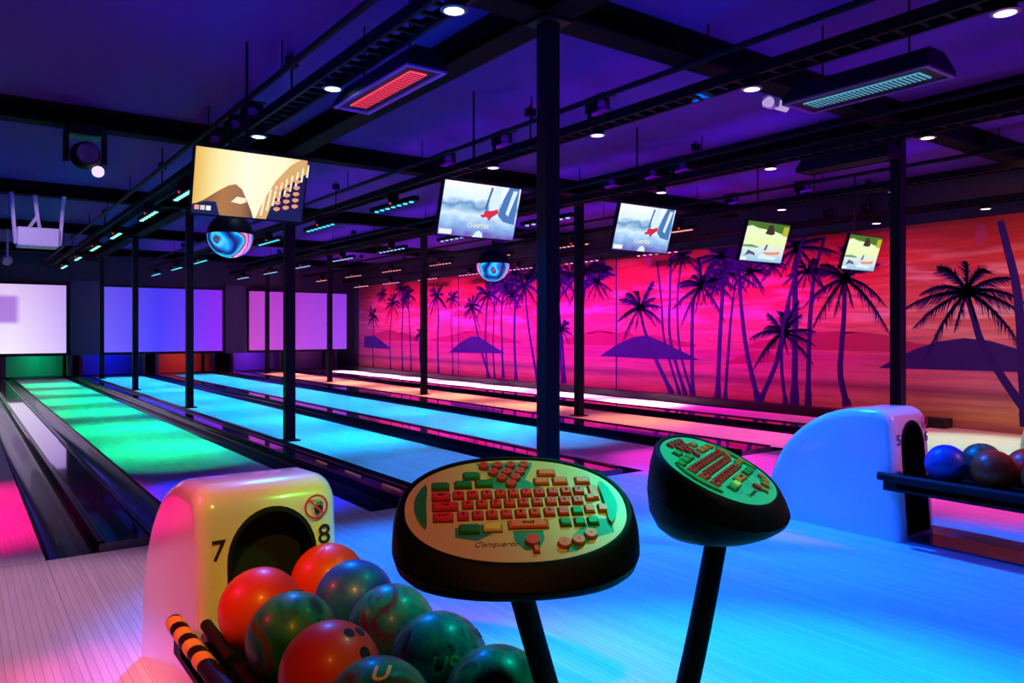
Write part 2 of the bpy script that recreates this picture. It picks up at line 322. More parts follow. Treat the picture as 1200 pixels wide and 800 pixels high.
def hill(pts, m=M_hill):
    flat([[W_(*q)[:2] for q in pts]], 'hill_print', m)
# distant ridges printed behind the islands
def ridge(y0, y1, h, seed):
    rn = random.Random(seed); n = 16; top = []
    for i in range(n+1):
        t = i/n; top.append((y0+(y1-y0)*t, .98+h*math.sin(math.pi*t)*(.6+.4*rn.random())))
    flat([[(y0, .93)]+top+[(y1, .93)]], 'ridge_print', M_hill2)
for a, b, s in ((.8, 3.6, 1), (4.6, 7.6, 2), (8.6, 12.4, 3), (13.5, 17.5, 4), (18, 21.5, 5)): ridge(a, b, .26, s)
hill([(1030, 431), (1050, 419), (1075, 408), (1100, 400), (1130, 396), (1160, 399), (1200, 411), (1260, 425), (1330, 440), (1200, 436)])
hill([(703, 417), (722, 404), (742, 395), (758, 393), (776, 400), (798, 411), (820, 422), (760, 420)])
hill([(526, 413), (538, 402), (552, 394), (562, 395), (578, 405), (592, 414)])
hill([(427, 394), (438, 393), (447, 399), (459, 409), (427, 407)])
hill([(845, 427), (880, 412), (900, 410), (916, 424)], M_hill2)
def strip(line, wpx):
    """tapered strip along pixel polyline, smooth"""
    pts = [Vector(W_(*q)[:2]) for q in line]; k = W_(*line[0])[2]
    out = []
    n = len(pts)
    def cr(i, t):
        p0 = pts[max(i-1, 0)]; p1 = pts[i]; p2 = pts[i+1]; p3 = pts[min(i+2, n-1)]
        return .5*((2*p1)+(p2-p0)*t+(2*p0-5*p1+4*p2-p3)*t*t+(3*p1-p0-3*p2+p3)*t**3)
    c = [cr(i, j/6) for i in range(n-1) for j in range(6)]+[pts[-1]]
    faces = []
    Lf, Rt = [], []
    for i, q in enumerate(c):
        d = (c[min(i+1, len(c)-1)]-c[max(i-1, 0)]).normalized(); nn = Vector((-d.y, d.x)); t = i/(len(c)-1)
        h_ = wpx*1.2*k*(.38+.25*t+(.25 if t > .93 else 0)); Lf.append(q+nn*h_); Rt.append(q-nn*h_)
    for i in range(len(c)-1): faces.append([Lf[i], Lf[i+1], Rt[i+1], Rt[i]])
    return faces
def frond(c, ang, L_, droop, rn):
    faces = []; pts = []; N = 11
    for i in range(N+1):
        t = i/N; x = math.cos(ang)*L_*t; z = math.sin(ang)*L_*t-droop*L_*t**2.2; pts.append(Vector((c[0]+x, c[1]+z)))
    for i in range(N):
        a, b = pts[i], pts[i+1]; d = (b-a).normalized(); nn = Vector((-d.y, d.x)); w0 = L_*.035*(1-i/N)+.003
        faces.append([a+nn*w0, b+nn*w0*.9, b-nn*w0*.9, a-nn*w0])
        for s in (1, -1):
            for q in (0, .33, .66):
                aa = a+(b-a)*q; t = (i+q)/N; ll = L_*.30*math.sin(math.pi*min(1, .12+t*.86))*(.5+.8*rn.random())*(1 if s*nn.y < 0 else .55)
                dd = (nn*s*.55+d*.9+Vector((rn.uniform(-.2, .2), -.30))).normalized()
                faces.append([aa, aa+d*L_*.045, aa+dd*ll])
    return faces
def palm(crown, rpx, trunk, wpx=4, seed=0, nf=10):
    rn = random.Random(seed); fs = []
    if trunk: fs += strip(trunk, wpx)
    if crown:
        y, z, k = W_(*crown); L_ = rpx*k*(1.12 if crown[0] > 1000 else 1.35)
        for i in range(nf):
            a = math.pi*(-.22+1.40*i/(nf-1))+rn.uniform(-.16, .16); fs += frond((y, z), a, L_*rn.uniform(.75, 1.15), rn.uniform(.15, .55), rn)
        fs += frond((y, z), -1.25, L_*.7, .1, rn); fs += frond((y, z), -1.9, L_*.55, .1, rn)
        fs.append([(y+math.cos(t)*L_*.10, z+math.sin(t)*L_*.10) for t in [math.pi*2*i/8 for i in range(8)]])
    fs = [[(v[0], max(v[1], .005)) for v in f] for f in fs if max(v[1] for v in f) < 2.57]
    flat(fs, 'palm_print', M_palm)
palm((1133, 342), 58, [(1133, 345), (1142, 375), (1150, 400), (1172, 438), (1200, 478), (1215, 492)], 7, 1, 11)
palm(None, 0, [(1170, 250), (1179, 285), (1190, 330), (1196, 380), (1199, 440), (1205, 500)], 8, 2)
palm((990, 326), 46, [(990, 328), (989, 370), (986, 410), (985, 440), (993, 476)], 5.5, 3, 9)
palm((935, 290), 34, [(935, 290), (932, 330), (932, 380), (931, 474)], 6, 4)
palm((946, 318), 22, [(968, 272), (955, 320), (949, 380), (947, 475)], 4.5, 5)
palm((917, 390), 34, [(925, 350), (920, 390), (908, 430), (890, 471)], 4.5, 6, 11)
palm(None, 0, [(940, 280), (932, 320), (918, 380), (916, 430), (921, 473)], 3.5, 7)
palm((866, 300), 34, [(866, 300), (868, 350), (875, 410), (889, 471)], 4.5, 8, 11)
palm((851, 318), 30, [(853, 270), (848, 330), (844, 390), (841, 467)], 4.5, 9)
palm((838, 330), 24, [(862, 330), (857, 370), (853, 420), (850, 467)], 3, 10)
palm((822, 335), 32, [(822, 336), (813, 352), (811, 400), (812, 465)], 4, 11, 11)
palm((750, 361), 28, [(750, 362), (755, 385), (766, 415), (788, 462)], 4, 12, 11)
palm(None, 0, [(768, 290), (775, 350), (779, 400), (797, 463)], 2.6, 13)
palm(None, 0, [(787, 290), (785, 350), (786, 400), (804, 464)], 3.2, 14)
palm((800, 300), 22, [(800, 300), (794, 350), (797, 410), (812, 465)], 2.6, 15)
palm((686, 318), 34, [(690, 320), (684, 350), (681, 400), (682, 450)], 4, 16)
palm((655, 330), 24, [(657, 330), (655, 360), (659, 400), (662, 449)], 3, 17)
palm((658, 386), 16, [(658, 386), (657, 410), (659, 449)], 3, 18)
palm((592, 335), 22, [(592, 336), (588, 360), (588, 400), (590, 443)], 3, 19)
palm((604, 320), 18, [(606, 300), (604, 350), (603, 400), (605, 445)], 3.4, 20)
palm((615, 335), 24, [(615, 335), (617, 360), (622, 400), (630, 446)], 3, 21)
palm((553, 360), 18, [(553, 361), (557, 378), (564, 410), (574, 443)], 2.6, 22)
palm((572, 345), 20, [(572, 345), (570, 370), (569, 400), (572, 443)], 2.6, 23)
palm((580, 330), 15, [(580, 330), (579, 370), (578, 410), (580, 443)], 2.2, 24)
palm((512, 347), 17, [(512, 347), (514, 370), (513, 400), (514, 438)], 2.6, 25)
palm((493, 391), 12, [(493, 391), (492, 410), (494, 437)], 2.4, 26)
palm((460, 355), 15, [(460, 355), (458, 380), (457, 400), (458, 435)], 2, 27)
palm((470, 338), 13, [(470, 330), (472, 360), (471, 400), (472, 435)], 2.2, 28)
palm((478, 345), 14, [(478, 345), (480, 380), (481, 400), (482, 436)], 2, 29)
palm((437, 370), 11, [(437, 370), (438, 390), (437, 410), (438, 433)], 1.8, 30)
palm((640, 305), 18, [(640, 305), (640, 350), (641, 400), (642, 446)], 3, 31)
palm((530, 350), 13, [(530, 350), (529, 380), (530, 400), (531, 440)], 1.6, 32)
palm((905, 310), 16, None, 1, 33)
palm((880, 318), 22, None, 1, 34); palm((845, 300), 26, None, 1, 35); palm((668, 322), 20, None, 1, 36); palm((700, 330), 24, None, 1, 37)
palm((600, 345), 18, None, 1, 38); palm((585, 325), 18, None, 1, 39); palm((625, 318), 18, None, 1, 40); palm((448, 345), 11, None, 1, 41); palm((474, 352), 12, None, 1, 42)
for px in (722.5, 537.5):
    y, z, k = W_(px, 400); flat([[(y-.018, .01), (y+.018, .01), (y+.018, 2.57), (y-.018, 2.57)]], 'seam_print', M_palm)
for i, (px, py) in enumerate(((1150, 275), (760, 300), (496, 325))):   # hanging seed pods printed at the top
    y, z, k = W_(px, py); flat([[(y+math.cos(t)*7*k, z+math.sin(t)*14*k) for t in [math.pi*2*j/10 for j in range(10)]]], 'pod_print', M_hill2)
# ------------------------------------------------------------------ posts and beams
PY = [3.52, 7.85, 12.1, 16.4, 20.7]
ZB = 3.02
names1 = ['thick black steel post in the middle foreground behind the consoles', 'black steel post standing left of the blue lane, second of the front row', 'black steel post in front of the blue masking screen, third of the front row',
          'slim black post before the left part of the blue screen, fourth of the front row', 'thinnest farthest post of the front row, left of the blue screen']
names2 = ['black steel post at right rising behind the blue-lit ball return', 'black post in front of the mural, just right of the thick middle post', 'black post before the left half of the mural',
          'thin black post over the right end of the magenta screen', 'thinnest farthest post before the magenta screen']
for X, nn in ((2.81, names1), (6.80, names2)):
    for y, lb in zip(PY, nn):
        t = empty('steel_post', (X, y, 0)); tag(t, lb, 'post')
        z0 = -.001 if y < YF else .058
        b = newbm(); box(b, -.05, .05, -.05, .05, z0+.012, ZB-.02); obj('post_shaft', b, M_post, t, bevel=.006)
        b = newbm(); box(b, -.09, .09, -.09, .09, z0, z0+.012); obj('base_plate', b, M_post, t)
        b = newbm(); box(b, -.1, .1, -.1, .1, ZB-.02, ZB); obj('cap_plate', b, M_post, t)
def beam(x0, x1, y0, y1, lb):
    b = newbm(); al = 'x' if (x1-x0) > (y1-y0) else 'y'
    for za, zb_, w2 in ((ZB, ZB+.022, 1), (ZC-.022, ZC, 1), (ZB+.022, ZC-.022, .25)):
        if al == 'y': c = (x0+x1)/2; h_ = (x1-x0)/2*w2; box(b, c-h_, c+h_, y0, y1, za, zb_)
        else: c = (y0+y1)/2; h_ = (y1-y0)/2*w2; box(b, x0, x1, c-h_, c+h_, za, zb_)
    tag(obj('ceiling_beam', b, M_beam), lb, 'beam')
for X, lb in ((-1.2, 'black ceiling beam along the lanes, left of the frame'), (2.81, 'black ceiling beam running over the front row of posts'), (6.80, 'black ceiling beam running over the rear row of posts')): beam(X-.10, X+.10, -3.6, 22.4, lb)
for y, lb in ((-.8, 'black cross beam above the camera side'), (3.52, 'nearest black cross beam, meeting the thick middle post'), (7.85, 'second black cross beam, just above the television screens'), (12.1, 'third black cross beam above the white projector'),
              (16.4, 'fourth black cross beam deep in the hall'), (20.7, 'farthest black cross beam before the masking wall')):
    xs = [-5.2, -1.31, -1.09, 2.70, 2.92, 6.69, 6.91, 10.05]
    b = newbm()
    for a, c in ((xs[0], xs[1]), (xs[2], xs[3]), (xs[4], xs[5]), (xs[6], xs[7])):
        for za, zb_, h_ in ((ZB, ZB+.022, .10), (ZC-.022, ZC, .10), (ZB+.022, ZC-.022, .02)): box(b, a, c, y-h_, y+h_, za, zb_)
    tag(obj('ceiling_beam', b, M_beam), lb, 'beam')
# ------------------------------------------------------------------ lighting trusses, pipes
ROWX = [1.95, 4.11, 6.30, 8.45, 9.70]
ROWN = ['over the green lane', 'over the left blue lane', 'over the second blue lane', 'over the orange lane', 'along the mural']
M_tray = mat('truss_black', (.006, .005, .008), .6, .0, spec=.12)
M_pipe = mat('pipe_dark', (.008, .006, .012), .6, spec=.15)
for X, nn in zip(ROWX, ROWN):
    zt = 2.80 if X < 9 else 2.68
    t = empty('lighting_truss', (X, 0, zt)); tag(t, 'long black ladder truss carrying lights ' + nn, 'truss')
    y0, y1 = -1.5, 22.2
    for s in (-1, 1):
        b = newbm(); box(b, s*.075-.012, s*.075+.012, y0, y1, 0, .07); obj('rail', b, M_tray, t)
    b = newbm(); y = y0+.1
    while y < y1: box(b, -.063, .063, y, y+.025, .01, .03); box(b, -.063, .063, y+.06, y+.07, .045, .06); y += .13
    tag(obj('rungs', b, M_tray, t), kind='stuff')
    y = 1.1
    while y < 22:
        if int(y/2.15) % 2 == 0 and min(abs(y-q) for q in PY) > .15:
            b = newbm(); tube(b, (0, y, .068), (0, y, ZC-zt), .008, 6); obj('hanger_rod', b, M_tray, t)
            b = newbm(); box(b, -.04, .04, y-.03, y+.03, ZC-zt-.10, ZC-zt-.03); obj('hanger_clamp', b, M_tray, t)
        y += 2.15
    if X < 9:
        for i in range(5):
            a, c = ([-1.5]+PY)[i]+.12, ([-1.5]+PY)[i+1]-.12
        b = newbm(); xp = X-.14; tube(b, (xp, -1.5, 2.985), (xp, 22.2, 2.985), .022, 8)
        for q in range(12): tube(b, (xp, -.5+q*1.9, 2.985), (xp, -.5+q*1.9, ZC), .006, 5)
        tag(obj('ceiling_pipe', b, M_pipe), 'thin dark pipe under the ceiling ' + nn, 'pipe')
# LED bars: endpoints surveyed per row
LEDM = [mat('led_green', (0, 0, 0), .5, emit=(.25, 1, .75), es=1.6), mat('led_cyan', (0, 0, 0), .5, emit=(.05, .75, 1), es=1.5), mat('led_cyan2', (0, 0, 0), .5, emit=(.30, .55, 1), es=1.4),
        mat('led_orange', (0, 0, 0), .5, emit=(1, .32, .30), es=1.3), mat('led_pink', (0, 0, 0), .5, emit=(1, .45, .75), es=1.4)]
BARS = [[(160, 190), (204, 226), (130, 142), (104, 120), (88, 95), (71, 80), (61, 66), (53, 58)],
        [(434, 491), (356, 396), (300, 331), (258, 283), (225, 245), (200, 214), (177, 189), (159, 166)],
        [(612, 672), (512, 560), (441, 478), (387, 417), (343, 365), (307, 327), (277, 293), (252, 267)],
        [(782, 814), (652, 692), (565, 600), (502, 530), (445, 473), (403, 425), (370, 385)],
        [(743, 798), (659, 705), (590, 626), (536, 566), (488, 514), (447, 469), (414, 433)]]
LCOL = [(.0, 1, .34), (0, .43, 1), (0, .43, 1), (1, .26, .10), (1, .50, .80)]
LTX = [1.70, 3.46, 5.34, 7.37, 9.25]; CN = ['green-cyan', 'cyan', 'pale blue', 'orange-pink', 'pink-white']
ORD = ['nearest', 'second nearest', 'third nearest', 'fourth nearest', 'fifth nearest', 'sixth nearest', 'seventh nearest', 'farthest']
for ri, X in enumerate(ROWX):
    zt = 2.80 if X < 9 else 2.68
    zb_ = 2.64 if X < 9 else 2.52
    spans = sorted([sorted((yat(b_, X), yat(a_, X))) for a_, b_ in BARS[ri]])
    spans = [q for q in spans if sum(q)/2 < 22.1 and q[1] < 22.34]
    for k, (ya, yb) in enumerate(spans):
        t = empty('led_bar', (X, (ya+yb)/2, zb_)); h_ = min((yb-ya)/2, .55)
        tag(t, '%s %s LED bar hanging %s' % (ORD[k] if k < len(spans)-1 else 'farthest', CN[ri], ROWN[ri]), 'LED bar', 'LED bars ' + ROWN[ri])
        b = newbm(); box(b, -.035, .035, -h_, h_, .008, .06); obj('housing', b, M_tray, t)
        b = newbm(); box(b, -.06, .06, -.02, .02, .06, zt-zb_); obj('bracket', b, M_tray, t)
        b = newbm(); box(b, -.05, -.035, -.012, .012, .03, .05); obj('indicator', b, mat('indicator_red', (0, 0, 0), emit=(1, .03, .03), es=1), t)
        n = 7
        for q in range(n):
            c = -h_+.04+(2*h_-.08)*(q+.5)/n; b = newbm(); tube(b, (0, c, -.004), (0, c, .01), .026, 8); obj('led_lens', b, LEDM[ri], t)
        bar_light((X, (ya+yb)/2, zb_-.012), (LTX[ri], (ya+yb)/2-.2, 0), LCOL[ri], [20, 34, 34, 26, 50][ri]*2*h_, 2*h_, [48, 58, 58, 42, 34][ri])
# recessed-look downlights hung from the trusses
DL = [(532, 9, 0), (390, 104, 0), (303, 160, 0), (1178, 16, 1), (881, 105, 1), (700, 159, 1), (578, 197, 1), (1087, 162, 2), (903, 198, 2), (775, 226, 2), (1048, 225, 3), (916, 246, 3), (1155, 245, 4), (1027, 262, 4)]
DLN = ['bright white-cyan downlight at the top edge beside the red heater', 'bright cyan downlight left of the red heater', 'cyan downlight just above the first television', 'blue-white downlight in the top right corner',
       'blue-white downlight left of the long pale heater', 'white-blue downlight right of the thick middle post', 'small white downlight above the second television', 'warm pink downlight above the right-hand post', 'pink-white downlight between third and fourth televisions',
       'small pink downlight above the third television', 'small violet-white downlight above the fifth television', 'small white downlight above the fourth television', 'warm white downlight above the mural at right', 'small warm downlight above the mural near the fifth television']
DC = [(.6, .95, 1)]*3+[(.45, .5, 1)]*4+[(1, .6, .6)]+[(1, .7, .9)]*4+[(1, .9, .75)]*2
for (px, py, ri), lb, c in zip(DL, DLN, DC):
    X = ROWX[ri]; zt = 2.80 if X < 9 else 2.68; Y = yat(px, X); z = H+(HY-py)*dep(X, Y)/FPX; z = min(z, zt-.05)
    t = empty('downlight', (X, Y, z)); tag(t, lb, 'downlight')
    b = newbm(); tube(b, (0, 0, .006), (0, 0, zt-z), .055, 16, .045); obj('can', b, M_tray, t, True)
    b = newbm(); tube(b, (0, 0, 0), (0, 0, .006), .05, 16); obj('lens', b, mat('lens_%02d%02d%02d' % tuple(int(v*99) for v in c), (0, 0, 0), emit=c, es=3), t)
    b = newbm()
    for k in range(16):
        a0, a1 = 2*math.pi*k/16, 2*math.pi*(k+1)/16
        box_pts = [(math.cos(a)*r_, math.sin(a)*r_, zz) for a, r_, zz in ((a0, .05, 0), (a1, .05, 0), (a1, .068, .004), (a0, .068, .004))]
        b.faces.new([b.verts.new(q) for q in box_pts])
    bmesh.ops.remove_doubles(b, verts=b.verts[:], dist=.0005); obj('rim', b, mat('lamp_rim', (.25, .25, .35), .3, .8), t)
    spot((X, Y, z-.01), (X, Y, 0), c, 5, 60, .8, .04)
# black wash heads above the trusses
WH = [(295, 128, 0), (275, 143, 0), (252, 158, 0), (700, 138, 1), (588, 172, 1), (523, 190, 1), (795, 203, 2), (760, 210, 2), (713, 220, 2), (940, 229, 3), (857, 241, 3), (970, 259, 4), (1014, 253, 4), (1047, 249, 4)]
WN = ['boxy black wash head, largest of three above the first television', 'middle black wash head of three above the first television', 'leftmost black wash head touching the first television corner', 'large square black wash head right of the thick middle post',
      'black wash head left of the thick middle post', 'black wash head at the second television top corner', 'rightmost black wash head above the third television', 'middle black wash head above the third television', 'blue-lit wash head left above the third television',
      'black wash head above right of the fourth television', 'violet-lit wash head left above the fourth television', 'small violet wash head left of the fifth television', 'small violet wash head above the fifth television', 'small violet wash head right above the fifth television']
M_head = mat('head_black', (.010, .010, .012), .5, spec=.2); M_hlens = mat('head_lens', (.15, .12, .25), .15, coat=1)
for (px, py, ri), lb in zip(WH, WN):
    X = ROWX[ri]; zt = 2.87 if X < 9 else 2.75; Y = yat(px, X)
    t = empty('wash_head', (X, Y, zt+.013)); tag(t, lb, 'stage light')
    k = .85 if ri < 4 else .6
    b = newbm(); box(b, -.09*k, .09*k, -.08*k, .08*k, .04*k, .19*k); hs = obj('housing', b, M_head, t, bevel=.01)
    b = newbm(); box(b, -.105*k, -.095*k, -.02, .02, -.01, .14*k); box(b, .095*k, .105*k, -.02, .02, -.01, .14*k); box(b, -.105*k, .105*k, -.02, .02, -.012, .002); obj('yoke', b, M_tray, t)
    b = newbm(); tube(b, (-.02, -.08*k, .10*k), (-.02, -.09*k, .10*k), .05*k, 14); obj('lens', b, M_hlens, t, True)
    for s in (-1, 1):
        b = newbm(); box(b, -.09*k, .09*k, -.17*k, -.08*k, .115*k+s*.07*k, .115*k+s*.07*k+.006); obj('barn_door', b, M_head, hs)
# ------------------------------------------------------------------ infrared heaters
def heater(x0, x1, ya, yb, z, lampcol, es, rim, lb):
    t = empty('ceiling_heater', ((x0+x1)/2, (ya+yb)/2, z)); tag(t, lb, 'heater'); hx = (x1-x0)/2; hy = (yb-ya)/2
    b = newbm(); loft(b, [[(-hx, -hy, .004), (hx, -hy, .004), (hx, hy, .004), (-hx, hy, .004)], [(-hx, -hy, .03), (hx, -hy, .03), (hx, hy, .03), (-hx, hy, .03)], [(-hx*.5, -hy*.94, .13), (hx*.5, -hy*.94, .13), (hx*.5, hy*.94, .13), (-hx*.5, hy*.94, .13)]]); obj('hood', b, M_head, t)
    b = newbm()
    for q in ((-hx, hx, -hy, -hy+.025), (-hx, hx, hy-.025, hy), (-hx, -hx+.02, -hy+.025, hy-.025), (hx-.02, hx, -hy+.025, hy-.025)): box(b, *q, -.008, .004)
    obj('rim', b, rim, t)
    b = newbm(); box(b, -hx*.42, hx*.42, -hy*.8, hy*.8, -.006, .002); obj('heating_panel', b, mat('panel_'+lb[:4], (.01, .01, .01), emit=lampcol, es=es), t)
    n = 26
    for k in range(n):
        c = -hy*.8+hy*1.6*(k+.5)/n; b = newbm(); box(b, -hx*.42, hx*.42, c-.003, c+.003, -.011, -.006); obj('louvre', b, M_head, t)
    for s in (-1, 1):
        b = newbm(); tube(b, (0, s*hy*.6, .128), (0, s*hy*.6, ZC-z), .006, 6); obj('hanger_rod', b, M_tray, t)
heater(2.04, 2.30, 3.82, 4.86, 2.70, (1, .04, .10), 1.7, mat('rim_violet', (.35, .1, .6), .4, .3), 'glowing red infrared heater under the ceiling, top left of the middle post')
heater(4.42, 4.76, 2.12, 3.06, 2.70, (.10, .42, .62), .8, mat('rim_plum', (.2, .08, .3), .4, .3), 'long heater with pale blue grille at the top right')
heater(6.50, 6.74, 3.45, 4.35, 2.72, (.02, .01, .02), .2, M_head, 'dark unlit heater near the top of the right-hand post')
# ------------------------------------------------------------------ televisions
def pic(name, m, pts, t, lay, w, h):
    b = newbm(); y = -.0012-.0004*lay
    b.faces.new([b.verts.new(((u-.5)*w, y, (v-.5)*h)) for u, v in pts]); bmesh.ops.triangulate(b, faces=b.faces[:])
    me = D.meshes.new(name); b.to_mesh(me); b.free(); me.materials.append(m); o = D.objects.new(name, me); COL.objects.link(o); o.parent = t; return o
def em(name, c, es=1): return mat(name, (.01, .01, .01), .3, emit=c, es=es)
def grad(name, stops, axis='X', noise=0, scale=(3, 1, 3)):
    m = D.materials.new(name); m.use_nodes = True; nt = m.node_tree; p = nt.nodes['Principled BSDF']; p.inputs['Base Color'].default_value = (.01, .01, .01, 1)
    tc = nd(nt, 'ShaderNodeTexCoord'); sx = nd(nt, 'ShaderNodeSeparateXYZ'); nt.links.new(tc.outputs['Generated'], sx.inputs[0]); f = sx.outputs[axis]
    if noise:
        mp = mapped(nt, scale, 'Generated'); ns = nd(nt, 'ShaderNodeTexNoise'); ns.inputs['Scale'].default_value = 2.5; ns.inputs['Detail'].default_value = 4; nt.links.new(mp.outputs[0], ns.inputs['Vector'])
        a = nd(nt, 'ShaderNodeMath', operation='MULTIPLY_ADD'); nt.links.new(ns.outputs['Fac'], a.inputs[0]); a.inputs[1].default_value = noise; nt.links.new(f, a.inputs[2])
        s_ = nd(nt, 'ShaderNodeMath', operation='SUBTRACT'); nt.links.new(a.outputs[0], s_.inputs[0]); s_.inputs[1].default_value = noise*.5; f = s_.outputs[0]
    r = ramp(nt, f, stops); nt.links.new(r.outputs[0], p.inputs['Emission Color']); p.inputs['Emission Strength'].default_value = 1; return m
G1 = grad('tv_gold', [(0, (.85, .50, .06)), (.2, (1, .88, .40)), (.45, (1, 1, .75)), (.8, (1, .97, .6)), (1, (.9, .6, .2))])
G2 = grad('tv_ice', [(0, (.15, .12, .50)), (.22, (.28, .52, .85)), (.42, (.70, .92, 1)), (.58, (.10, .30, .60)), (.72, (.75, .95, 1)), (1, (1, 1, 1))], 'Z', .3)
G3 = grad('tv_green', [(0, (.30, .60, .85)), (.3, (.75, .85, .85)), (.5, (.85, .98, .45)), (.8, (.85, 1, .62)), (1, (.45, .85, .2))], 'Z', .2)
TVW, TVH = .745, .435
def tv(x0, kind, lb):
    w, h = TVW, TVH
    t = empty('television', (x0+w/2, 5.27, 2.19)); tag(t, lb, 'television')
    t.rotation_euler = (R(17), 0, 0)     # top leans out towards the bowlers
    b = newbm(); box(b, -w/2-.012, w/2+.012, 0, .045, -h/2-.014, h/2+.012); obj('casing', b, M_black, t, bevel=.004)
    b = newbm(); box(b, -.15, .15, .045, .075, -.1, .1); obj('wall_bracket', b, M_tray, t)
    inv = Euler((R(-17), 0, 0)).to_matrix().to_4x4()
    b = newbm(); tube(b, (0, .10, -.05), (0, .10, ZC-2.19), .009, 8); o = obj('ceiling_pole', b, M_tray, t); o.matrix_parent_inverse = inv
    b = newbm(); box(b, -.03, .03, .06, .12, -.04, .04); o = obj('pole_clamp', b, M_tray, t); o.matrix_parent_inverse = inv
    scr = pic('screen', {'gold': G1, 'ice': G2, 'green': G3}[kind], [(0, 0), (1, 0), (1, 1), (0, 1)], t, 0, w, h)
    def P(pts, m, lay, n='picture_shape'): pic(n, m, pts, scr, lay, w, h)
    if kind == 'gold':
        P([(0, .12), (.1, .22), (.22, .38), (.3, .47), (.36, .5), (.42, .43), (.47, .27), (.52, .1), (.54, 0), (0, 0)], grad('tv_brown', [(0, (.06, .02, .01)), (.45, (.45, .20, .05)), (.8, (.35, .16, .05)), (1, (.12, .05, .02))]), 1)
        P([(0, 0), (0, .14), (.12, .2), (.2, .2), (.24, 0)], em('tv_navy', (.01, .008, .06)), 2)
        P([(.56, 0), (.62, .28), (.72, .62), (.84, .88), (.94, 1), (1, 1), (1, 0)], em('tv_tan', (.72, .42, .14)), 1)
        P([(.66, 0), (.72, .35), (.82, .56), (.93, .70), (1, .78), (1, 0)], em('tv_navy', (.01, .008, .06)), 2)
        for k in range(9):
            a = k/8; P([(.60+.05*k, .05+.085*k), (.62+.05*k, .05+.085*k), (.645+.047*k, .40+.065*k), (.63+.047*k, .42+.065*k)], em('tv_cream', (1, .9, .6)), 3)
        for i in range(3):
            for j in range(5):
                u = .75+.085*i; v = .16+.10*j+.035*i
                P([(u-.03, v), (u, v-.022), (u+.032, v+.008), (u+.03, v+.04), (u, v+.05), (u-.028, v+.035)], em('tv_salmon', (.85, .34, .16)), 3)
        for k in range(3): P([(.02+.05*k, .06), (.06+.05*k, .06), (.06+.05*k, .13), (.02+.05*k, .13)], em('tv_lab%d' % k, [(.9, .35, .25), (.7, .7, .65), (.9, .9, .85)][k]), 4)
        P([(.33, .22), (.42, .20), (.47, .24), (.46, .30), (.38, .31)], em('tv_cream', (1, .9, .6)), 4)
    elif kind == 'ice':
        P([(.60, .40), (.62, .8), (.66, 1), (.74, 1), (.70, .7), (.74, .42)], em('tv_ice_white', (.72, .9, .95)), 1)
        P([(.58, .45), (.60, .75), (.63, .95), (.60, .97), (.555, .6)], em('tv_ice_blue', (.04, .16, .42)), 2)
        P([(.74, .45), (.78, .75), (.84, 1), (.98, 1), (.98, .3), (.82, .34)], em('tv_ice_blue2', (.06, .20, .48)), 1)
        P([(.84, .5), (.9, .95), (.96, .95), (.88, .45)], em('tv_ice_white', (.72, .9, .95)), 2)
        P([(.50, .42), (.58, .47), (.56, .52), (.66, .53), (.72, .57), (.75, .5), (.70, .45), (.66, .40), (.63, .33), (.59, .40), (.54, .38)], em('tv_red', (.65, .03, .04)), 3)
        text_obj('screen_text', 'CHAPTER', .05, em('tv_cream', (1, .9, .6)), scr, Matrix.Translation((.0, -.0035, -.125)) @ Matrix.Rotation(R(90), 4, 'X'))
        P([(.44, .0), (.48, .10), (.52, .13), (.57, .08), (.58, 0)], em('tv_ice_white', (.72, .9, .95)), 3)
        P([(.01, .02), (.17, .02), (.17, .11), (.01, .11)], em('tv_lab2', (.9, .9, .85)), 4)
    else:
        P([(0, .86), (.1, .9), (.25, .85), (.45, .93), (.6, .82), (.75, .9), (.9, .74), (1, .72), (1, 1), (0, 1)], em('tv_leaf', (.05, .18, .02)), 1)
        P([(.45, .72), (.52, .82), (.50, .95), (.6, .95), (.62, .8), (.68, .74), (.60, .70)], em('tv_dark', (.02, .03, .02)), 2)
        P([(.85, .72), (.87, .95), (1, .95), (1, .7)], em('tv_olive', (.45, .5, .02)), 2)
        P([(0, .40), (.2, .42), (.36, .38), (.36, .35), (0, .35)], em('tv_grass', (.08, .4, .10)), 1)
        P([(.48, .25), (.7, .26), (.9, .30), (.9, .22), (.6, .18)], em('tv_coral', (.85, .30, .12)), 2)
        P([(.08, .12), (.2, .18), (.33, .14), (.30, .22), (.14, .28)], em('tv_slate', (.05, .12, .2)), 2)
        P([(.4, .08), (.8, .06), (.85, .14), (.45, .2)], em('tv_ice_white', (.72, .9, .95)), 2)
        P([(.50, .3), (.54, .45), (.58, .45), (.56, .3)], em('tv_slate', (.05, .12, .2)), 2)
        P([(.01, .02), (.14, .02), (.14, .09), (.01, .09)], em('tv_lab2', (.9, .9, .85)), 4)
tv(1.25, 'gold', 'large leftmost television showing a golden yellow picture')
tv(3.12, 'ice', 'television with icy blue picture, left of the thick middle post')
tv(5.03, 'ice', 'television with icy blue picture, right of the thick middle post')
tv(6.93, 'green', 'television with green and white picture, left of the smallest one')
tv(8.93, 'green', 'smallest and rightmost television, green picture against the mural')
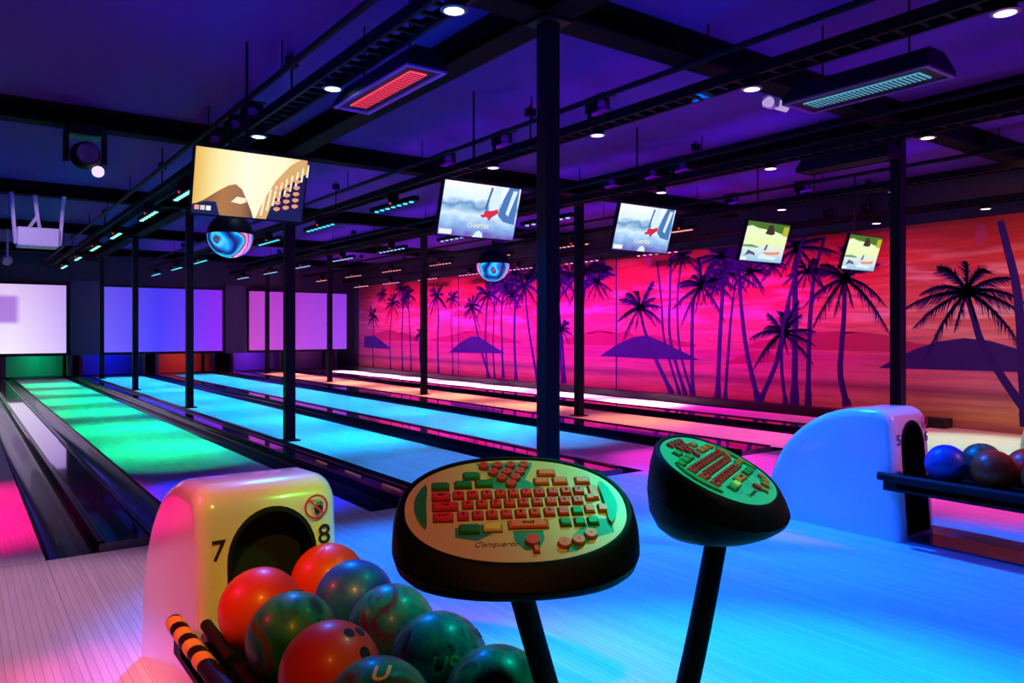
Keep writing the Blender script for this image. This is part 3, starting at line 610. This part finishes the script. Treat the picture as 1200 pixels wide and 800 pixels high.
# ------------------------------------------------------------------ hanging globes
def globe(x, y, z, r, seed, lb, zt=ZC):
    t = empty('hanging_globe', (x, y, z)); tag(t, lb, 'globe lamp')
    m = D.materials.new('globe_glass_%d' % seed); m.use_nodes = True; nt = m.node_tree; p = nt.nodes['Principled BSDF']; p.inputs['Base Color'].default_value = (.03, .02, .05, 1); p.inputs['Roughness'].default_value = .15; p.inputs['Coat Weight'].default_value = .8
    mp = mapped(nt, (1, 1, 1)); mp.inputs['Location'].default_value = (seed*.37, seed*.11, 0)
    wv = nd(nt, 'ShaderNodeTexWave', wave_type='BANDS', bands_direction='DIAGONAL'); wv.inputs['Scale'].default_value = 1.6; wv.inputs['Distortion'].default_value = 7; wv.inputs['Detail'].default_value = 2.2; wv.inputs['Detail Scale'].default_value = 1.5; nt.links.new(mp.outputs[0], wv.inputs['Vector'])
    r_ = ramp(nt, wv.outputs['Fac'], [(0, (.01, .01, .10)), (.22, (.0, .22, .9)), (.42, (.05, .75, .95)), (.55, (.02, .03, .2)), (.7, (.9, .1, .25)), (.85, (.9, .45, .8)), (1, (.4, .05, .7))])
    nt.links.new(r_.outputs[0], p.inputs['Emission Color']); p.inputs['Emission Strength'].default_value = 1.1
    def cap(v0, v1, rr, n=28, k=12):
        b = newbm(); rings = []
        for i in range(k+1):
            a = v0+(v1-v0)*i/k; rings.append([(math.cos(2*math.pi*j/n)*rr*math.cos(a), math.sin(2*math.pi*j/n)*rr*math.cos(a), rr*math.sin(a)) for j in range(n)])
        loft(b, rings); return b
    obj('glass_bowl', cap(-math.pi/2+.03, .12, r), m, t, True)
    obj('hood', cap(.06, math.pi/2-.1, r*1.015), M_head, t, True)
    b = newbm(); tube(b, (0, 0, r), (0, 0, zt-z), .012, 8); obj('rod', b, M_tray, t)
globe(1.81, 6.43, 1.98, .18, 3, 'swirled blue and red glowing globe below the first television', 2.964)
globe(4.98, 7.25, 1.96, .19, 8, 'swirled pink and blue glowing globe left of the middle post')
# ------------------------------------------------------------------ moving head, projector, ceiling bits
t = empty('moving_head', (.92, 7.72, ZB)); tag(t, 'black moving-head spotlight hanging from the cross beam at upper left', 'stage light')
b = newbm(); box(b, -.13, .13, -.1, .1, -.10, 0); obj('base', b, M_head, t, bevel=.01)
for s in (-1, 1):
    b = newbm(); box(b, s*.15-.02, s*.15+.02, -.05, .05, -.34, -.06); obj('yoke_arm', b, M_head, t, bevel=.01)
b = newbm(); n = 16; rings = []
for a, rr in ((-.16, .06), (-.14, .10), (-.02, .125), (.10, .115), (.14, .07)):
    rings.append([(math.cos(2*math.pi*j/n)*rr, a*.8-.02+math.sin(0), -.27+math.sin(2*math.pi*j/n)*rr) for j in range(n)])
loft(b, rings); obj('head', b, M_head, t, True)
b = newbm(); tube(b, (.0, -.148, -.27), (.0, -.158, -.27), .085, 18); obj('lens', b, M_hlens, t, True)
b = newbm(); tube(b, (.09, -.06, -.40), (.09, -.08, -.415), .05, 14); obj('side_lamp', b, em('white_lamp', (.9, .75, 1), 1), t, True)
b = newbm(); tube(b, (.09, -.05, -.39), (.06, -.02, -.3), .02, 8); obj('side_arm', b, M_head, t)
t = empty('projector', (.87, 12.05, 2.32)); tag(t, 'white projector hanging in a white tubular bracket at the left edge', 'projector')
M_pj = mat('projector_white', (.8, .78, .85), .4)
b = newbm(); box(b, -.24, .24, -.2, .2, 0, .25); obj('body', b, M_pj, t, bevel=.02)
b = newbm(); tube(b, (.1, .2, .12), (.1, .23, .12), .06, 14); obj('lens', b, M_hlens, t, True)
for s in (-1, 1):
    b = newbm(); tube(b, (s*.25, -.1, .03), (s*.3, -.1, ZB-2.32), .024, 8); obj('bracket_arm', b, M_pj, t, True)
b = newbm(); tube(b, (.0, 0, .42), (-.03, 0, ZB-2.32), .026, 8); tube(b, (0, 0, .42), (-.1, 0, .25), .022, 8); tube(b, (0, 0, .42), (.03, 0, .25), .022, 8); obj('centre_bracket', b, M_pj, t, True)
spot((.5, 9.8, 2.9), (.87, 12, 2.5), (.7, .5, 1), 90, 24)  # added light to whiten the projector, not a real fixture
t = empty('emergency_light', (5.6, 3.98, ZC)); tag(t, 'small white twin-head emergency light on the ceiling right of centre', 'light')
b = newbm(); box(b, -.06, .06, -.05, .05, -.10, 0); obj('body', b, M_pj, t, bevel=.01)
for s in (-1, 1):
    b = newbm(); tube(b, (s*.06, -.02, -.07), (s*.15, -.05, -.10), .045, 12, .03); obj('lamp_head', b, em('emergency_white', (.55, .4, .8), .8), t, True)
t = empty('security_camera', (.72, 16.3, ZB)); tag(t, 'tiny white camera hanging at the left edge beside the screen', 'camera')
b = newbm(); tube(b, (0, 0, 0), (0, 0, -.50), .02, 8); obj('stem', b, M_pj, t)
b = newbm(); tube(b, (0, .1, -.55), (0, -.15, -.58), .09, 14, .07); obj('body', b, M_pj, t, True)
# ------------------------------------------------------------------ ball returns
YH = 2.27
def hood_mesh(hw=.212, length=.86, top=.748):
    """side profile swept in x with rounded shoulders"""
    prof = []      # (y, z) outline from front foot over the top to back foot
    prof += [(-.05, 0), (-.036, .2), (-.022, .4), (-.012, .55), (0, .66)]
    for i in range(1, 7): a = i/6*math.pi/2; prof.append((.10-.10*math.cos(a), .66+(top-.66)*math.sin(a)))
    for i in range(1, 13):
        a = i/12*math.pi/2; prof.append((.16+(length-.16)*math.sin(a), top*math.cos(a)**.92 if i < 12 else 0))
    c = Vector((.32, .30)); rings = []
    K = 7; bev = .055
    seq = []
    for i in range(K+1): a = i/K*math.pi/2; seq.append((-hw+bev*(1-math.sin(a)) if False else -(hw-bev)-bev*math.cos(a), bev*(1-math.sin(a))))
    seq = [(-(hw-bev)-bev*math.cos(i/K*math.pi/2), bev*(1-math.sin(i/K*math.pi/2))) for i in range(K+1)]
    seq += [(-x, ins) for x, ins in reversed(seq)]
    # inset profile by normal offset
    P = [Vector(q) for q in prof]; n = len(P)
    def inset(d):
        out = []
        for i, q in enumerate(P):
            a = P[max(i-1, 0)]; b_ = P[min(i+1, n-1)]; tdir = (b_-a).normalized(); nn = Vector((tdir.y, -tdir.x))
            v = q+nn*d
            if i in (0, n-1): v = Vector((q.x+(d if i == 0 else -d), 0))
            out.append(v)
        return out
    bm = newbm(); rr = []
    for x, ins in seq: rr.append([bm.verts.new((x, v.x, max(v.y, 0))) for v in inset(ins)])
    for a, b_ in zip(rr, rr[1:]):
        for i in range(n-1): bm.faces.new((a[i], a[i+1], b_[i+1], b_[i]))
    bm.faces.new(rr[0]); bm.faces.new(rr[-1][::-1])
    bm.faces.new([r_[0] for r_ in rr]); bm.faces.new([r_[-1] for r_ in rr][::-1])
    bmesh.ops.remove_doubles(bm, verts=bm.verts[:], dist=1e-5)
    return bm
def arch(w, z0, z1, n=18, e=1.0):
    pts = [(-w, z0)]
    for i in range(n+1):
        a = math.pi-math.pi*i/n; pts.append((w*math.cos(a), z1-w*1.12+w*1.12*math.sin(a)))
    pts.append((w, z0)); return pts
def ball_mat(name, stops, scale=3.0, seed=0):
    m = D.materials.new(name); m.use_nodes = True; nt = m.node_tree; p = nt.nodes['Principled BSDF']; p.inputs['Roughness'].default_value = .4; p.inputs['Specular IOR Level'].default_value = .3; p.inputs['Coat Weight'].default_value = .1; p.inputs['Coat Roughness'].default_value = .15
    mp = mapped(nt, (1, 1, 1)); mp.inputs['Location'].default_value = (seed, seed*.7, 0)
    ns = nd(nt, 'ShaderNodeTexNoise'); ns.inputs['Scale'].default_value = scale; ns.inputs['Detail'].default_value = 5; ns.inputs['Distortion'].default_value = 2.2; nt.links.new(mp.outputs[0], ns.inputs['Vector'])
    r = ramp(nt, ns.outputs['Fac'], stops); nt.links.new(r.outputs[0], p.inputs['Base Color']); return m
BR = .108
BM = {'orange': ball_mat('ball_orange', [(.3, (.70, .02, .0)), (.7, (.65, .06, .005))], 4, 1),
      'red': ball_mat('ball_red', [(.3, (.85, .02, .005)), (.7, (.75, .07, .01))], 5, 2),
      'green': ball_mat('ball_green', [(.35, (.01, .04, .03)), (.5, (.01, .20, .09)), (.65, (.12, .03, .01))], 7, 3),
      'blue': ball_mat('ball_blue', [(.3, (.005, .02, .35)), (.55, (.01, .10, .30)), (.75, (.04, .01, .28))], 6, 4),
      'teal': ball_mat('ball_teal', [(.35, (.01, .07, .12)), (.5, (.01, .22, .16)), (.65, (.12, .02, .05))], 9, 5)}
def ball_obj(x, y, z, m, rot, lb, grp, logo=None):
    t = empty('bowling_ball', (x, y, z)); t.rotation_euler = rot; tag(t, lb, 'bowling ball', grp)
    b = newbm(); bmesh.ops.create_uvsphere(b, u_segments=40, v_segments=24, radius=BR)
    sh = obj('shell', b, m, t, True)
    for px_, py_ in ((-.016, .018), (.016, .018), (0, -.034)):
        d = Vector((px_, py_, math.sqrt(BR*BR-px_*px_-py_*py_))); n = d.normalized()
        b = newbm(); tube(b, n*(BR-.004), n*(BR+.0006), .0125 if py_ > 0 else .0145, 16); obj('finger_hole', b, M_hole, t)
    if logo:
        d = Vector((-.40, -.82, .30) if len(logo) > 1 else (-.15, -.35, .93)).normalized(); rt = Vector((0, 0, 1)).cross(d).normalized(); up = d.cross(rt)
        Mw = Matrix(((rt.x, up.x, d.x, d.x*(BR-.001)), (rt.y, up.y, d.y, d.y*(BR-.001)), (rt.z, up.z, d.z, d.z*(BR-.001)), (0, 0, 0, 1)))
        me = text_mesh(logo, .05, .3, .001); bmt = newbm(); bmt.from_mesh(me); bmesh.ops.subdivide_edges(bmt, edges=[e for e in bmt.edges if e.calc_length() > .01], cuts=2)
        for v in bmt.verts: v.co.z += math.sqrt(max(0, BR*BR-v.co.x**2-v.co.y**2))-BR+.0012
        bmt.transform(Euler(rot).to_matrix().to_4x4().inverted() @ Mw); obj('logo', bmt, mat('ball_gilt', (.65, .45, .10), .4), t)
    return t
def ball_return(cx, nums, lb, blab, hazard=False):
    t = empty('ball_return', (cx, YH, 0)); tag(t, lb, 'ball return')
    # shell with an arched opening cut into the front
    tmp = obj('shell', hood_mesh(), M_white, t, True)
    bm = newbm(); prism(bm, arch(.125, .03, .67), .35, 'y', -.12); cut = obj('cut', bm, M_hole)
    cut.location = (cx, YH, 0)
    md = tmp.modifiers.new('c', 'BOOLEAN'); md.operation = 'DIFFERENCE'; md.object = cut; md.solver = 'EXACT'
    dg = bpy.context.evaluated_depsgraph_get(); dg.update(); me = D.meshes.new_from_object(tmp.evaluated_get(dg)); tmp.modifiers.clear(); tmp.data = me
    D.objects.remove(cut)
    for p_ in me.polygons:
        c = p_.center
        p_.use_smooth = True
    try: me.set_sharp_from_angle(angle=R(35))
    except Exception: pass
    if len(me.materials) < 2: me.materials.append(M_hole)
    for p_ in me.polygons:
        c = p_.center
        if abs(c.x) < .127 and .005 < c.y < .24 and .02 < c.z < .67 and not (abs(p_.normal.x) > .9 and abs(c.x) > .15): p_.material_index = 1
    # lining ring and dark throat
    ln_ = lambda z: -.050+.0755*min(z, .5)-(.0 if z < .5 else -.07*(z-.5))
    b = newbm(); A = arch(.134, .02, .680); B_ = arch(.121, .03, .665)
    for (a0, a1, b0, b1) in zip(A, A[1:], B_, B_[1:]):
        vv = [b.verts.new(q) for q in ((a0[0], -.004+ln_(a0[1]), a0[1]), (a1[0], -.004+ln_(a1[1]), a1[1]), (b1[0], -.006+ln_(b1[1]), b1[1]), (b0[0], -.006+ln_(b0[1]), b0[1]))]; b.faces.new(vv)
        vv = [b.verts.new(q) for q in ((b0[0], -.006+ln_(b0[1]), b0[1]), (b1[0], -.006+ln_(b1[1]), b1[1]), (b1[0], .10, b1[1]), (b0[0], .10, b0[1]))]; b.faces.new(vv)
    bmesh.ops.remove_doubles(b, verts=b.verts[:], dist=1e-5); rim = obj('opening_rim', b, M_rub, t)
    b = newbm(); prism(b, arch(.12, .03, .665), .004, 'y', .09); obj('rubber_flap', b, M_hole, rim)
    yf = -.0135
    RX = Matrix.Rotation(R(90), 4, 'X')
    text_obj('lane_number', nums[0], .085, M_ink, t, Matrix.Translation((-.158, yf, .572)) @ RX, 0, .0004)
    text_obj('lane_number', nums[1], .085, M_ink, t, Matrix.Translation((.158, yf, .572)) @ RX, 0, .0004)
    # prohibition sign: red ring, bar, black hand
    b = newbm(); n = 28; c0 = Vector((.140, 0, .682)); r0, r1 = .031, .038
    cz = .662
    for i in range(n):
        a0, a1 = 2*math.pi*i/n, 2*math.pi*(i+1)/n
        b.faces.new([b.verts.new((.132+math.cos(a)*r_, yf-.0005, cz+math.sin(a)*r_)) for a, r_ in ((a0, r0), (a1, r0), (a1, r1), (a0, r1))])
    dv = Vector((1, 0, -1)).normalized()*.031; nv = Vector((1, 0, 1)).normalized()*.003
    b.faces.new([b.verts.new(Vector((.132, yf-.0014, cz))+q) for q in (dv+nv, dv-nv, -dv-nv, -dv+nv)])
    obj('warning_sign', b, M_red, t)
    b = newbm()
    b.faces.new([b.verts.new((.140+.014*math.cos(a), yf-.0007, cz-.008+.013*math.sin(a))) for a in [2*math.pi*k/12 for k in range(12)]])
    for k in range(4):
        x = .130+k*.006; b.faces.new([b.verts.new(q) for q in ((x, yf-.0009, cz-.004), (x+.0042, yf-.0009, cz-.004), (x+.005, yf-.0009, cz+.018-abs(k-1.5)*.003), (x+.001, yf-.0009, cz+.018-abs(k-1.5)*.003))])
    obj('hand_symbol', b, M_ink, t)
    # rack
    y1, y0 = -.06, -1.155
    b = newbm(); box(b, -.235, .235, y0, y1, .315, .345); obj('tray', b, M_black, t, bevel=.006)
    for xx in (-.19, -.07, .03, .15):
        b = newbm(); box(b, xx-.012, xx+.012, y0+.01, y1, .345, .368); obj('ball_rail', b, M_rub, t, bevel=.005)
    for s in (-1, 1):
        b = newbm(); n = 12
        tube(b, (s*.262, .05, .375), (s*.262, y0, .375), .024, 12); box(b, s*.262-.008, s*.262+.008, y0, .02, .30, .37)
        obj('side_rail', b, M_rub, t, True)
        b = newbm(); box(b, min(s*.235, s*.27), max(s*.235, s*.27), y0+.02, y1, .318, .345); obj('rail_bracket', b, M_black, t)
    if hazard:
        for k in range(4):
            ya = .035-k*.098; b = newbm(); n = 16; rings = []
            for yy in (ya, ya-.052): rings.append([(-.262+.0246*math.cos(2*math.pi*j/n), yy-.012*math.cos(2*math.pi*j/n), .375+.0246*math.sin(2*math.pi*j/n)) for j in range(n)])
            loft(b, rings); obj('hazard_stripe', b, M_tape, t, True)
        b = newbm(); tube(b, (-.20, -.05, .385), (-.20, -.30, .375), .017, 10); obj('guide_bar', b, M_rub, t, True)
    b = newbm(); box(b, -.12, .12, y0+.25, y0+.45, .02, .315); obj('pedestal', b, M_black, t, bevel=.01)
    b = newbm(); box(b, -.13, .13, y0+.05, -.06, 0, .010); obj('floor_plate', b, mat('plate_metal', (.12, .09, .12), .25, .7), t, bevel=.003)
    return t
# ball lists: (x, y, material, rotation, label)
ball_return(.76, '78', 'ball return numbered 7 and 8 in the foreground, hood lit yellow and pink', '', True)
gp = 'balls on the near ball return'
ZBALL = .345+.023+.0975
for x, y, k, rot, lb, lg in (
    (.650, 2.03, 'orange', (R(95), 0, R(60)), 'bright orange-red bowling ball, rearmost of the left row on the near rack', None),
    (.885, 2.145, 'orange', (R(-60), R(30), 0), 'orange bowling ball just coming out of the black opening', None),
    (.650, 1.795, 'green', (R(-38), R(16), 0), 'dark mottled green bowling ball in front of the orange-red one', None),
    (.650, 1.565, 'red', (R(38), R(14), R(20)), 'deep red bowling ball with two finger holes facing up', None),
    (.650, 1.335, 'green', (R(150), 0, 0), 'dark green bowling ball cut by the bottom edge of the frame', 'U'),
    (.878, 1.945, 'blue', (R(120), R(40), 0), 'blue bowling ball directly in front of the orange one from the opening', None),
    (.868, 1.705, 'teal', (R(200), 0, R(30)), 'streaked teal and maroon bowling ball in the right row, no holes showing', None),
    (.866, 1.475, 'teal', (R(30), R(65), 0), 'teal bowling ball with gold lettering and finger holes at its right', 'US'),
    (.866, 1.245, 'green', (R(190), R(20), 0), 'dark green-blue bowling ball beside the console pole, at the bottom edge', None)):
    ball_obj(x, y, ZBALL, BM[k], rot, lb, gp, lg)
ball_return(4.53, '56', 'ball return hood with blue-lit side and pink front, right of the second console', '')
gp = 'balls on the blue-lit ball return'
for x, y, k, lb in ((4.42, 2.02, 'blue', 'blue bowling ball nearest the pink-fronted hood on the far rack'), (4.64, 1.93, 'green', 'dark bowling ball behind the blue and the red ones on the far rack'),
                    (4.42, 1.78, 'red', 'dark red bowling ball second from the hood on the far rack'), (4.64, 1.70, 'orange', 'bright red bowling ball at the right edge of the frame'), (4.42, 1.54, 'red', 'red bowling ball half out of the frame at the right edge')):
    ball_obj(x, y, ZBALL, BM[k], (R(160), R(30), 0), lb, gp)
ball_return(8.50, '34', 'pale violet ball return hood cut off by the right edge of the frame', '')
# ------------------------------------------------------------------ score consoles
M_board = mat('console_board', (.75, .62, .22), .35, coat=.3); M_teal = mat('console_teal', (.03, .34, .26), .4)
M_key = mat('key_red', (.80, .035, .01), .35); M_keyo = mat('key_orange', (.9, .16, .02), .35); M_keyg = mat('key_green', (.02, .28, .05), .35); M_keyy = mat('key_yellow', (.95, .75, .12), .35)
M_sock = mat('key_socket', (.04, .02, .01), .6)
FA, FB = .205, .146      # half axes of the board
TILT = R(26)
def console(cx, cy, cz, ang, lb, foot, deep=1.0, bm_=None):
    """ang: heading of the board's right-hand direction, from +Y towards +X"""
    right = Vector((math.sin(ang), math.cos(ang), 0)); up_h = Vector((-right.y, right.x, 0))
    t = empty('score_console', (foot[0], foot[1], 0)); tag(t, lb, 'console')
    inv = Matrix.Translation((-foot[0], -foot[1], 0))
    up = up_h*math.cos(TILT)+Vector((0, 0, math.sin(TILT))); nrm = right.cross(up).normalized()
    C = Vector((cx, cy, cz)); MX = Matrix(((right.x, up.x, nrm.x, C.x), (right.y, up.y, nrm.y, C.y), (right.z, up.z, nrm.z, C.z), (0, 0, 0, 1)))
    def add(name, bm, m, smooth=False, bevel=0, parent=None):
        bm.transform(MX); o = obj(name, bm, m, parent or t, smooth, bevel=bevel)
        o.matrix_parent_inverse = inv if not parent else Matrix.Identity(4); return o
    def sup(a, b_, e=2.2, n=64):
        pts = []
        for i in range(n):
            th = 2*math.pi*i/n; c, s = math.cos(th), math.sin(th)
            pts.append((a*math.copysign(abs(c)**(2/e), c), b_*math.copysign(abs(s)**(2/e), s)))
        return pts
    # body: rings from the tilted board down to a nearly level underside
    def ring(drop, a, b_, lev):
        """drop along world -z, lev 0..1 how level the ring lies"""
        out = []; tl = TILT*(1-lev); u2 = up_h*math.cos(tl)+Vector((0, 0, math.sin(tl)))
        for x, y in sup(a, b_): out.append(C+right*x+u2*y+Vector((0, 0, -drop*(deep if drop > .01 else 1))))
        return out
    bm = newbm(); rings = [ring(.006, FA, FB, 0), ring(-.003, FA+.002, FB+.002, 0), ring(-.003, FA+.008, FB+.008, 0), ring(.004, FA+.014, FB+.014, .02), ring(.025, FA+.020, FB+.020, .18),
                           ring(.054, FA+.022, FB+.022, .42), ring(.056, FA+.0195, FB+.0195, .44), ring(.060, FA+.0195, FB+.0195, .46), ring(.062, FA+.022, FB+.022, .48), ring(.088, FA+.014, FB+.014, .75), ring(.108, FA-.004, FB-.004, .92), ring(.120, FA-.03, FB-.026, 1), ring(.124, FA-.09, FB-.07, 1)]
    loft(bm, rings); o = obj('housing', bm, M_dark, t, True); o.matrix_parent_inverse = inv
    bm = newbm(); prism(bm, sup(FA-.001, FB-.001), .004, 'z', -.003); add('board', bm, bm_ or M_board)
    # printed teal patches
    def patch(pts, lay=1):
        bm = newbm(); bm.faces.new([bm.verts.new((u*FA, v*FB, .0012+.0002*lay)) for u, v in pts]); bmesh.ops.triangulate(bm, faces=bm.faces[:]); add('board_print', bm, M_teal)
    patch([(-.34, .93), (.22, .93), (.20, .80), (.12, .55), (.28, .36), (-.02, .36), (-.20, .36), (-.30, .52), (-.18, .62)])
    patch([(.45, -.98+.14), (.62, -.62), (.82, -.52), (.82, -.28), (.72, -.27), (.60, -.34), (.45, -.56), (.36, -.85)])
    patch([(-.06, -.46), (.20, -.46), (.20, -.62), (.14, -.78), (.02, -.80), (-.06, -.64)])
    patch([(-.56, -.38), (-.30, -.32), (-.24, -.50), (-.38, -.62), (-.56, -.55)])
    patch([(.84, .50), (.90, .34), (.86, .02), (.80, -.10), (.78, .10)])
    def U(x): return (x-612)/505*FA
    def V(y): return (281-y)/226*FB
    def key(x, y, w, h, m, nm='key', r=None, ht=.008, lg=None):
        a, b_ = w/2/505*FA, h/2/226*FB*1.0
        bm = newbm()
        if r: prism(bm, [(U(x)+r/505*FA*math.cos(2*math.pi*k/14), V(y)+r/505*FA*math.sin(2*math.pi*k/14)) for k in range(14)], ht, 'z', .001)
        else:
            loft(bm, [[(U(x)+sx_*a*k, V(y)+sy_*b_*k, z) for sx_, sy_ in ((-1, -1), (1, -1), (1, 1), (-1, 1))] for k, z in ((1, .001), (1, ht*.6), (.84, ht))])
        o = add(nm, bm, m)
        if lg:
            me = text_mesh(lg, .0085 if len(lg) < 3 else .0075); me.transform(MX @ Matrix.Translation((U(x), V(y), .0088))); me.materials.clear(); me.materials.append(M_ink)
            q = D.objects.new('legend', me); COL.objects.link(q); q.parent = o
        bm = newbm(); s_ = 1.16
        if r: prism(bm, [(U(x)+(r+4)/505*FA*math.cos(2*math.pi*k/14), V(y)+(r+4)/505*FA*math.sin(2*math.pi*k/14)) for k in range(14)], .0012, 'z', .001)
        else: box(bm, U(x)-a-.0018, U(x)+a+.0018, V(y)-b_-.0018, V(y)+b_+.0018, .001, .0022)
        obs.append(bm)
        return o
    obs = []
    leg = []
    for i, x in enumerate((352, 418, 483, 547, 607, 668, 729, 792, 855, 915)): key(x, 230-i*1.2, 44, 30, M_key, lg='QWERTYUIOP'[i])
    for i, x in enumerate((392, 456, 520, 583, 646, 710, 774, 836, 898)): key(x, 273-i*1.3, 44, 30, M_key, lg='ASDFGHJKL'[i])
    for i, x in enumerate((368, 433, 497, 562, 626, 690, 756, 820)): key(x, 321-i*1.4, 44, 30, M_key, lg='ZXCVBNM.'[i])
    key(272, 234, 78, 32, M_key, lg='ESC'); key(290, 279, 110, 32, M_key, lg='TAB'); key(280, 325, 82, 32, M_key, lg='SHIFT')
    key(982, 228, 34, 62, M_keyo); key(958, 252, 34, 22, M_keyo)
    key(942, 303, 40, 28, M_keyo); key(1005, 301, 42, 28, M_keyo)
    key(748, 172, 66, 28, M_keyo); key(838, 171, 66, 28, M_keyo); key(945, 171, 66, 28, M_keyo); key(780, 131, 82, 26, M_keyo)
    for x, y in ((270, 188), (376, 182), (474, 178), (418, 140)): key(x, y, 76, 28, M_keyg)
    key(392, 377, 84, 32, M_keyg); key(492, 373, 78, 28, M_keyy); key(652, 362, 172, 30, M_keyo, lg='SPACE')
    for x, y in ((818, 358), (882, 358), (943, 355), (883, 311)): key(x, y, 44, 28, M_keyg)
    pins = ((482, 93, '7'), (548, 92, '8'), (613, 92, '9'), (678, 92, '10'), (525, 125, '4'), (590, 124, '5'), (655, 123, '6'), (563, 153, '2'), (628, 152, '3'), (603, 182, '1'))
    for x, y, s_ in pins: key(x, y, 0, 0, M_key, 'pin_key', 23, lg=s_)
    key(658, 430, 0, 0, M_key, 'ball_key', 30); key(669, 462, 20, 22, M_keyo)
    for x, y in ((793, 443), (857, 433), (917, 410)): key(x, y, 0, 0, M_keyo, 'arrow_key', 27, lg='+')
    # green crescent buttons left and right
    for s in (-1, 1):
        bm = newbm(); pts = []
        for k in range(13): a = -1+2*k/12; pts.append((s*(.915-.10*a*a)*FA-s*.0, a*.42*FB+.02*FB))
        for k in range(13): a = 1-2*k/12; pts.append((s*(.915-.10*a*a-.11*(1-a*a)**.7)*FA, a*.42*FB+.02*FB))
        prism(bm, pts[:-1], .006, 'z', .001); add('side_button', bm, M_keyg)
    bm = newbm()
    for q in obs:
        me = D.meshes.new('q'); q.to_mesh(me); q.free(); bm.from_mesh(me); D.meshes.remove(me)
    add('key_sockets', bm, M_sock)
    me = text_mesh('Conqueror', .017, .5); bm = newbm(); me.transform(Matrix.Translation((U(500), V(436), .0014))); bm.from_mesh(me); D.meshes.remove(me); add('logo_script', bm, mat('logo_brown', (.18, .05, .02), .5))
    # neck and bent pole
    top = C+Vector((0, 0, -.115*deep)); ft = Vector((foot[0], foot[1], .012))
    bm = newbm(); rings = []; N = 12
    side = (ft-top); side.z = 0; side = side.normalized() if side.length > .01 else right; lat = Vector((-side.y, side.x, 0))
    for i in range(N+1):
        s_ = i/N; q = top.lerp(ft, s_); bow = math.sin(math.pi*s_)*.02; q = q-side*bow
        hw = .030; hd = .022
        rings.append([q+side*(hd*math.cos(a))+lat*(hw*math.sin(a)) for a in [2*math.pi*k/14 for k in range(14)]])
    loft(bm, rings); o = obj('pole', bm, M_rub, t, True); o.matrix_parent_inverse = inv
    bm = newbm(); tube(bm, (foot[0], foot[1], 0), (foot[0], foot[1], .016), .06, 28); o = obj('foot_plate', bm, M_rub, t, True, bevel=.003); o.matrix_parent_inverse = inv
    return t
console(.835, 1.14, .876, TH+R(84), 'large black oval score console in the centre, cream keyboard with red keys', (1.11, 1.10), 1.10)
console(1.532, 1.24, .858, TH+R(30), 'smaller-looking black score console at right, tilted green keyboard', (1.245, 1.22), 1.22, mat('console_board_green', (.05, .50, .27), .35, coat=.3))
print('objects', len(D.objects))
